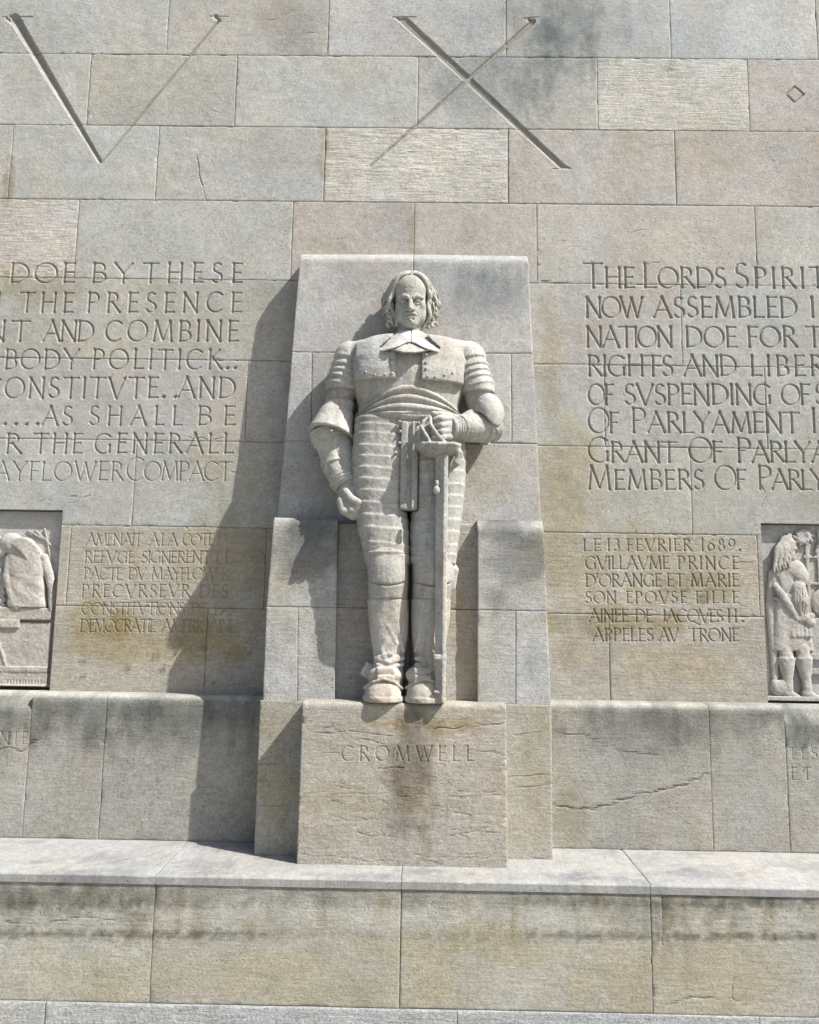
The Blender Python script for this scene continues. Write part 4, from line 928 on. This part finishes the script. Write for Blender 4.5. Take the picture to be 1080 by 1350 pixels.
c = J(645, 556, -.42); f = Field(c - A3(.18, .30, .22), c + A3(.14, .26, .24), .0045)
chain(f, [J(634, 524, -.43), J(645, 538, -.42), J(654, 556, -.40), J(652, 572, -.42)], [.030, .052, .060, .052], 'u', .03)
f.add(ell(J(643, 553, -.43), (.112, .19, .170)), 'u', .01); f.add(tube(J(658, 566, -.40), J(600, 568, -.64), [(0, .112), (.5, .118), (1, .15)]), 's', .004)
f.add((lambda X, Y, Z: xu(626, 540, -.5) + .35 * (zv(560) - Z) * (Z < zv(560)) + 0 * Y - X, A3(-1, -1, 3), A3(1, 0, 5)), 'i', .01)
chain(f, [J(634, 530, -.56), J(645, 549, -.575), J(655, 566, -.55), J(652, 584, -.46)], [.010, .013, .013, .010], 'u', .004)
f.add(ell(J(654, 552, -.515), (.008, .02, .008)))
build('elbow_guard', f, None, (0.440, 0.432, 0.405))
# ---- forearm plates and gauntlet cuffs
def bands(a, b, prof, lo_, hi_, name, flat=((0, 1, 0), 1.05), extra=None, t=(0.440, 0.432, 0.405)):
    a, b = np.array(a), np.array(b); f = Field(np.minimum(a, b) - .16, np.maximum(a, b) + .16, .0042); f.add(tube(a, b, prof, flat, True))
    if extra: extra(f)
    return build(name, f, None, t)
bands(J(431, 566, -.395), J(443, 612, -.40), [(0, .118), (.28, .124), (.31, .112), (.42, .114), (.45, .100), (.5, .097), (.75, .092), (.90, .098), (.97, .106), (1, .100)], 0, 0, 'forearm_plate', t=(0.480, 0.468, 0.429))
bands(J(442, 612, -.40), J(459, 641, -.45), [(0, .096), (.06, .092), (.5, .093), (.60, .094), (.66, .104), (.72, .090), (.78, .102), (.84, .088), (.9, .100), (.95, .086), (1, .086)], 0, 0, 'gauntlet_cuff', t=(0.464, 0.456, 0.421))
bands(J(652, 562, -.44), J(607, 565, -.565), [(0, .10), (.35, .108), (.37, .100), (.8, .092), (1, .082)], 0, 0, 'forearm_plate')
bands(J(609, 566, -.56), J(592, 564.5, -.615), [(0, .084), (.10, .080), (.16, .066), (.24, .080), (.33, .064), (.42, .078), (.52, .062), (.6, .076), (.7, .062), (.8, .074), (1, .066)], 0, 0, 'gauntlet_cuff')
# ---- long laminated thigh guards
LV = [552, 561, 573, 590, 604, 619, 634, 649, 665, 681, 697, 717, 731, 742]
for s, LEG, lv in ((-1, LEGL, LV), (1, LEGR, [552, 562, 575, 592, 607, 622, 640, 655, 670, 686, 702, 720, 733, 742])):
    f = Field((xu(462 if s < 0 else 536) - .03, -.68, zv(746, -.6)), (xu(548 if s < 0 else 618) + .03, -.18, zv(546, -.58)), .0045)
    f.add(loft([r for r in LEG if r[0] <= 745], 3.0, lames(lv, .0066, -.58, .07 * -s), .010))
    # the bottom edges step in below the belt, leaving the front opening
    xo = xu(535, 580, -.6) if s < 0 else xu(546, 580, -.6); xo2 = xu(529.5, 640, -.6) if s < 0 else xu(552, 640, -.6); zs_ = zv(580, -.58)
    f.add((lambda X, Y, Z, s=s, xo=xo, xo2=xo2, zs_=zs_: smax(-s * (np.where(Z > zs_, xo, xo2) - X) * 1.0, -Z + zv(673, -.6), .004) * 1.0, A3(-1, -1, 2), A3(1, 0, 5)), 's', .004)
    o = build('thigh_guard', f, None, (0.400, 0.392, 0.369))
    for u, v in ((527, 556), (528, 569), (527, 584), (522, 597)) if s < 0 else ((552, 558), (555, 571)):
        g = Field(J(u, v, -.66) - .02, J(u, v, -.58) + .02, .0035); g.add(ell(J(u, v, -.612), (.010, .016, .010))); build('rivet', g, o)
f = Field((-.42, -.68, zv(566, -.6)), (.36, -.18, zv(544, -.6)), .005); f.add(loft([(547, 476, 601, -.60, -.18), (553, 472, 606, -.602, -.18), (557, 471, 607, -.60, -.18)], 2.6, None, .014, .012)); build('belt', f, None, (0.464, 0.456, 0.429))
# ---- centre flap
f = Field(J(522, 690, -.66), J(560, 548, -.5) + A3(0, .05, .02), .004)
a, b = J(540, 556, -.60), J(539, 672, -.60)
f.add(box(((a[0] + b[0]) / 2, -.574, (a[2] + b[2]) / 2), (.055, .045, (a[2] - b[2]) / 2), .006))
f.add(box((a[0] + .003, -.63, (a[2] + b[2]) / 2 - .02), (.014, .028, (a[2] - b[2]) / 2 + .02), .004), 's', .006); f.add(box((a[0] + .034, -.622, (a[2] + b[2]) / 2), (.0035, .008, 1), .003), 's', .004)
build('coat_flap', f, None, (0.360, 0.352, 0.332))
# ---- knee guards, creased boots
for s, ku, LEG in ((-1, 511, LEGL), (1, 572, LEGR)):
    f = Field(J(ku - 38, 812, -.70), J(ku + 38, 716, -.3), .0042)
    f.add(loft([(v, a + 1, b - 1, y0 - .012, y1) for v, a, b, y0, y1 in LEG if 700 <= v <= 800], 2.7, lambda X, Y, Z: .010 * np.exp(-((Z - zv(728, -.6)) / .012) ** 2) + .008 * np.exp(-((Z - zv(797, -.6)) / .012) ** 2)))
    f.add(ell(J(ku, 750, -.565), (.080, .044, .095)), 'u', .05)
    f.add((lambda X, Y, Z, ku=ku: np.abs(Z - zv(772, -.6) - .10 * ((X - xu(ku, 770, -.6)) / .1) ** 2 * .2) - .004, A3(-1, -.8, zv(790)), A3(1, -.5, zv(755))), 's', .005)
    f.add((lambda X, Y, Z: np.abs(Z - zv(721, -.6) - .03 * np.sin(X * 26)) - .004, A3(-1, -.8, zv(735)), A3(1, -.56, zv(708))), 's', .006)
    if s > 0:
        chain(f, [J(592, 738, -.47), J(598, 752, -.46), J(597, 776, -.46)], [.025, .032, .018], 'u', .01)
    f.add((lambda X, Y, Z: smax(zv(806, -.6) - Z, Z - zv(722, -.6), 0), A3(-1, -1, 2), A3(1, 0, 5)), 'i', .004)
    build('knee_guard', f, None, (0.432, 0.420, 0.389))
    bu = 505.5 if s < 0 else 560.5; f = Field((xu(bu - 34, 900, -.7), -.74, Z_PL + .001), (xu(bu + 36, 900, -.4), -.30, zv(780, -.5)), .0042)
    f.add(loft([(v, a, b, y0, y1) for v, a, b, y0, y1 in LEG if v >= 790], 2.6, None, .006))
    rr = random.Random(8 + s); uc = (LEG[10][1] + LEG[10][2]) / 2
    for pts in ([(-18, 800), (-8, 806), (6, 800)], [(-12, 802), (-2, 826), (10, 848), (2, 862), (-14, 866)], [(-2, 842), (-10, 856), (-4, 872), (12, 866)], [(-18, 868), (0, 874), (18, 868)], [(-16, 876), (0, 881), (17, 876)], [(10, 816), (14, 840), (18, 858)]):
        chain(f, [J(uc + s * a_ * -1, v, -.555 + .0007 * abs(a_)) for a_, v in pts], .011, 'u', .012)
    toe = J(bu, 908, -.55)
    f.add(tube(J(bu + 5 * -s, 892, -.47), J(bu, 912, -.575), [(0, .080), (.5, .084), (1, .060)], ((1, 0, 0), 1.1)), 'u', .03)
    f.add(loft([(892, bu - 15, bu + 16, -.590, -.36), (898, bu - 19, bu + 20, -.615, -.36), (906, bu - 23, bu + 23, -.638, -.36), (915, bu - 25, bu + 25, -.650, -.36), (930, bu - 25, bu + 25, -.655, -.36)], 2.9), 'u', .008)
    f.add(ell(J(bu + 3 * -s, 890, -.52), (.108, .085, .062)), 'u', .01)
    f.add(box(J(bu + 3 * -s, 884, -.555) , (.055, .05, .018), .006), 'u', .006); f.add(box(J(bu + 3 * -s, 893, -.572), (.052, .05, .014), .006), 'u', .006)
    chain(f, [J(bu - 25, 907, -.56), J(bu - 13, 899, -.612), J(bu + 1, 895, -.622), J(bu + 14, 899, -.612), J(bu + 25, 908, -.56)], .009, 'u', .003)
    if s < 0: f.add(box(J(485, 884, -.46), (.035, .03, .045), .006, Matrix.Rotation(.5, 4, 'Y')), 'u', .01)
    f.add(box((toe[0], -.60, Z_PL - .095), (.6, .6, .10), .001), 's')
    so = ell(A3(toe[0], -.535, Z_PL + .015), (.128, .130, .4)); f.add((lambda X, Y, Z, g=so[0]: smax(g(X, Y, Z), np.abs(Z - Z_PL - .018) - .017, .005), A3(toe[0] - .16, -.68, Z_PL), A3(toe[0] + .16, -.3, Z_PL + .04)), 'u', .002)
    build('boot', f, None, (0.480, 0.464, 0.429))
# ---- the sword
f = Field(J(566, 928, -.74) - A3(.02, 0, 0), J(600, 598, -.50) + A3(.03, .02, .0), .0042); f.ax[2] = f.ax[2][f.ax[2] > Z_PL]; f.F = f.F[:, :, -len(f.ax[2]):]
a, b = J(582.5, 600, -.665), J(580, 922, -.625)
def blade(X, Y, Z):
    t = np.clip((a[2] - Z) / (a[2] - b[2]), 0, 1); cx = a[0] + (b[0] - a[0]) * t; cy = a[1] + (b[1] - a[1]) * t; w_ = .040 - .008 * t
    x = (X - cx) / w_; y = (Y - cy); d = np.maximum(np.abs(x) - 1, 0) * w_
    return smax(smax(np.abs(X - cx) - w_, (np.abs(y) - .048 + (.034) * np.abs(x - .35) * (x < .35) + .010 * np.abs(x - .35) * (x > .35)) * .85, .005), Z - a[2], .004)
f.add((blade, A3(a[0] - .08, -.74, Z_PL), A3(a[0] + .08, -.5, a[2])))
f.add(box(J(580, 866, -.632), (.041, .045, .016), .006), 'u', .004); f.add(box(J(579.5, 912, -.625), (.036, .04, .010), .005), 'u', .004)
f.add(ell(J(576, 637, -.712), (.014, .014, .020))); f.add(ell(J(575.5, 646, -.712), (.022, .018, .026)), 'u', .006)
sw = build('sword', f, None, (0.448, 0.440, 0.413))
f = Field(J(540, 632, -.78), J(618, 540, -.50) + A3(0, .1, 0), .0042)
f.add(ell(J(578, 586, -.64), (.144, .120, .090))); f.add(ell(J(578, 578, -.64), (.132, .108, .080)), 's', .004)
f.add((lambda X, Y, Z: Z - zv(584, -.70) + 0 * X, A3(-1, -1, 3), A3(1, 0, 5)), 'i', .008)
chain(f, [J(550, 586, -.66), J(558, 585, -.735), J(578, 585, -.762), J(598, 585, -.735), J(606, 587, -.66)], .0125, 'u', .006)
chain(f, [J(606, 598, -.66), J(602, 610, -.66), J(593, 622, -.65)], [.024, .019, .009], 'u', .02)
for pts in ([(567, 548, -.66), (568, 560, -.715), (578, 575, -.74), (592, 588, -.735)], [(567, 548, -.66), (558, 556, -.68), (553, 572, -.68), (553, 590, -.66)], [(555, 562, -.685), (562, 574, -.72), (570, 588, -.735)]):
    chain(f, [J(*p) for p in pts], .0115, 'u', .004)
f.add(ell(J(573, 546, -.655), (.030, .030, .020)), 'u', .004); f.add(cap(J(573, 548, -.64), J(578, 592, -.63), .018, .018), 'u')
build('hand_guard', f, sw, (0.376, 0.368, 0.348))

statue.scale = (1, KD, 1); statue.location.y = KD * statue.location.y + OFF
P = P_wall
# ================================================================ THE CARVED RELIEFS
def relief(name, n0, u_in, v_mid, label, cat, prims, v0, v1, uL, uR, grid=.0042):
    x0, x1, z0, z1 = n0
    if uL > 500: x0_, x1_ = x0 + .002, x1 - .1
    else: x0_, x1_ = x0 + .1, x1 - .002
    r = empty(name, ((x0_ + x1_) / 2, .1, z0), label, cat)
    stone(r, [(x0_, z0 - .01), (x1_, z0 - .01), (x1_, z1 - .004), (x0_, z1 - .004)], flat(.052), .05, (.44, .43, .41), 'relief', .2, .03, name='back_panel')
    a, b = P(uL, v1, .03), P(uR, v0, .03)
    for nm, ps, t in prims:
        f = Field((a[0], -.08, z0), (b[0], .11, z1), grid)
        ps(f); V, Q = f.mesh(); V[:, 1] = .054 - (.10 - V[:, 1]) * .50 + .004 * (fbm(V[:, 0], V[:, 2], .02, 3, 3) - .5)
        if len(Q): mk(nm, V, Q, M_STAT, r, np.array(t) * (1 + (fbm(V[:, 0], V[:, 2], .1, 9, 3)[:, None] - .5) * .2))
    return r
R_ = lambda u, v, y=.04: P(u, v, y)
rs = .0053
def rfig(f):
    def E(u, v, ru, rv, d=.05, y=.06, k=.01, op='u'): f.add(ell(R_(u, v, y), (ru * rs, d, rv * rs)), op, k)
    # cloak behind
    chain(f, [R_(1016, 757, .07), R_(1013, 800, .07), R_(1017, 850, .07), R_(1020, 912, .075)], [.03, .03, .028, .02], 'u', .01)
    # coat skirt and folds
    FOLD = [([(1030, 800), (1026, 830), (1022, 858)]), ([(1040, 800), (1042, 830), (1046, 858)]), ([(1034, 806), (1034, 835), (1036, 858)])]
    f.add(loft([(784, 1022, 1045, .015, .13), (800, 1018, 1050, .01, .13), (830, 1015, 1064, .01, .13), (858, 1013, 1070, .012, .13)], 2.8, lambda X, Y, Z: .003 * np.sin(X * 60 + Z * 4)))
    for pts in FOLD: chain(f, [R_(u, v, -.002) for u, v in pts], .008, 's', .006)
    chain(f, [R_(1020, 789, .03), R_(1034, 791, .018), R_(1050, 789, .03)], .012, 'u', .004)
    # legs with boots
    for u0, u1, y in ((1034, 1038, .05), (1056, 1063, .045)):
        f.add(tube(R_(u0, 855, y), R_(u1, 908, y), [(0, .045), (.2, .05), (.24, .062), (.4, .056), (.75, .034), (1, .032)]), 'u', .004)
        chain(f, [R_(u1 - 2, 914, y), R_(u1 + 5, 916, y - .01), R_(u1 + 14, 919, y - .01)], [.030, .024, .014], 'u', .006)
    # trunk, puffed sleeve, forearm, cuffs
    E(1030, 765, 16, 26, .05); E(1044, 752, 16, 14, .06); E(1053, 760, 11, 13, .06, .055)
    chain(f, [R_(1052, 775, .03), R_(1055, 792, .022), R_(1057, 808, .03)], [.05, .058, .042], 'u', .012)
    for k_ in range(7): chain(f, [R_(1046 + k_ * 3.2, 776, -.02 + .004 * abs(k_ - 3)), R_(1045 + k_ * 3.6, 794, -.036 + .006 * abs(k_ - 3)), R_(1049 + k_ * 2.4, 810, -.012 + .004 * abs(k_ - 3))], .006, 's', .004)
    chain(f, [R_(1044, 771, -.005), R_(1056, 768, -.02), R_(1066, 770, .0)], .007, 's', .003)
    chain(f, [R_(1052, 817, .02), R_(1062, 815, .015), R_(1070, 812, .02)], [.022, .026, .022], 'u', .006); E(1068, 821, 7, 6, .03, .02)
    for k_ in range(5): chain(f, [R_(1045 + k_ * 5.5, 827, .025), R_(1046 + k_ * 5.5, 838, .015)], [.014, .017], 'u', .004)
    chain(f, [R_(1022, 772, .01), R_(1030, 782, .0), R_(1042, 800, .005), R_(1050, 815, .015)], [.02, .026, .024, .018], 'u', .004)
    # head in profile to the right with long curls
    E(1036, 721, 12, 15, .05, .05); f.add(ell(R_(1048, 724, .035), (.012, .022, .012)), 'u', .008); chain(f, [R_(1045, 715, .02), R_(1048, 716, .02)], .009, 'u', .006); chain(f, [R_(1044, 730, .02), R_(1048, 731, .02)], .008, 'u', .004); E(1042, 735, 6.5, 5, .035, .04)
    rr = random.Random(3)
    for k_ in range(9):
        pts = []; rad = []
        for t in np.linspace(0, 1, 12):
            u = 1041 - 19 * math.sin(t * 1.9) * (1 - k_ * .085) + (k_ * .9) * t; v = 705 + k_ * 1.3 + (48 - k_ * 2.2) * t ** 1.25; u += 1.5 * math.sin(t * 11 + k_ * 2.3)
            pts.append(R_(u, v, .02 - .035 * math.sin(t * 2.4) + .004 * (k_ % 3))); rad.append(.008 + .007 * math.sin(math.pi * min(1, t * .9 + .1)))
        chain(f, pts, rad, 'u', .0008)
    for k_ in range(5): chain(f, [R_(1012 + k_ * 3, 758, .03), R_(1016 + k_ * 3.4, 775, .012), R_(1024 + k_ * 3.6, 792, .01)], .007, 's', .004)
def rback(f):
    for u in (1062, 1077, 1092): f.add(box(R_(u, 765, .085), (.012, .012, .26), .003))
    for v in (735, 770, 800): f.add(box(R_(1082, v, .085), (.14, .011, .010), .003))
    rr = random.Random(9)
    for k_ in range(9):
        a_ = k_ / 9 * 6.28; chain(f, [R_(1057, 708, .07), R_(1057 + 7 * math.cos(a_), 708 + 7 * math.sin(a_), .05), R_(1057 + 13 * math.cos(a_ + .5), 709 + 10 * math.sin(a_ + .5), .06)], [.02, .014, .009], 'u', .004)
    chain(f, [R_(1076, 700, .07), R_(1080, 716, .05), R_(1074, 728, .06)], .012, 'u', .004)
    f.add(ell(R_(1085, 795, .075), (.10, .03, .10))); f.add(ell(R_(1082, 791, .055), (.02, .02, .02)))
    f.add(box(R_(1085, 842, .08), (.11, .03, .14), .004)); f.add(box(R_(1085, 866, .075), (.12, .03, .02), .004)); f.add(box(R_(1085, 885, .075), (.12, .03, .02), .004))
    for k_ in range(5): f.add(ell(R_(1020 + k_ * 3, 905 + 2 * math.sin(k_), .06), (.035, .04, .05)), 'u', .01)
def rsill(f):
    c = R_(1050, 921, .03); f.add(box((c[0] + .1, .045, c[2] - .02), (.45, .05, .035), .006))
relief('relief_panel', NR, 1001, 800, 'carved relief of a standing long haired man in a belted coat, right of the statue', 'relief',
       [('figure', rfig, (0.416, 0.400, 0.373)), ('background_carving', rback, (0.392, 0.384, 0.365)), ('sill', rsill, (0.400, 0.392, 0.373))], 680, 925, 1003, 1125)
def lfig(f):
    f.add(loft([(716, 30, 48, .03, .13), (724, 18, 56, .0, .13), (732, 12, 60, -.02, .13), (750, 13, 62, -.028, .13), (775, 16, 62, -.022, .13), (801, 12, 64, -.02, .13)], 3.2, lambda X, Y, Z: .003 * np.sin(Z * 55 + X * 30) * (Z < R_(40, 758)[2])))
    chain(f, [R_(14, 737, .03), R_(10, 760, .02), R_(14, 780, .015), R_(22, 800, .01)], [.034, .032, .028, .028], 'u', .004)
    chain(f, [R_(59, 736, .03), R_(65, 757, .02), R_(69, 778, .015), R_(69, 800, .01)], [.034, .032, .028, .026], 'u', .004)
    for pts in ([(22, 738), (27, 752), (26, 770), (22, 790)], [(55, 738), (57, 755), (58, 775), (56, 799)], [(34, 740), (43, 752), (45, 764)], [(28, 768), (42, 766), (56, 763)], [(28, 776), (42, 775), (56, 772)], [(30, 786), (44, 787), (57, 783)]):
        chain(f, [R_(u, v, -.055) for u, v in pts], .011, 's', .008)
    f.add(ell(R_(16, 716, .03), (.085, .07, .072)), 'u', .01); f.add(ell(R_(4, 726, .04), (.035, .05, .045)), 'u', .012); f.add(ell(R_(34, 720, .03), (.075, .06, .06)), 'u', .015)
    for k_ in range(10):
        pts = [R_(2 + 5 * t * 10 - k_ * 1.2 * t, 722 - k_ * .9 - 16 * math.sin(t * 2.6) * (1 - k_ * .05) + 15 * t * t + k_ * 2.6 * t, .01 - .05 * math.sin(t * 3)) for t in np.linspace(0, 1, 9)]
        chain(f, pts, [.009, .012, .013, .013, .013, .012, .011, .010, .008], 'u', .001)
def lseat(f):
    f.add(box(R_(25, 809, .06), (.27, .055, .042), .008)); f.add(box(R_(28, 855, .075), (.22, .045, .18), .006)); f.add(box(R_(12, 822, .05), (.09, .05, .028), .004))
    f.add(box(R_(30, 882, .065), (.25, .05, .018), .004)); f.add(box(R_(30, 895, .07), (.19, .045, .05), .004))
    for k_ in range(12): f.add(box(R_(10 + k_ * 4, 899, .025), (.006, .006, .015), .002), 's', .002)
    chain(f, [R_(-4, 840, .03), R_(4, 862, .03), R_(10, 882, .03)], .012, 'u', .004)
    f.add(box(R_(25, 906, .04), (.26, .05, .018), .005))
def lback(f):
    for k_ in range(6):
        chain(f, [R_(-12, 760 + k_ * 9, .06), R_(2, 752 + k_ * 10, .05), R_(8, 764 + k_ * 9, .06)], .014, 'u', .004)
    chain(f, [R_(-14, 705, .07), R_(0, 712, .05), R_(4, 725, .06)], .025, 'u', .01)
    for a_, b_ in (((50, 700), (76, 725)), ((62, 698), (70, 740)), ((40, 700), (60, 712))): chain(f, [R_(*a_, .078), R_(*b_, .078)], .008, 'u', .003)
relief('relief_panel', NL, 83, 800, 'carved relief of a seated figure seen from behind with bowed head, left of the statue', 'relief',
       [('figure', lfig, (0.416, 0.400, 0.373)), ('seat', lseat, (0.392, 0.368, 0.340)), ('background_carving', lback, (0.376, 0.368, 0.348))], 672, 910, -40, 80)
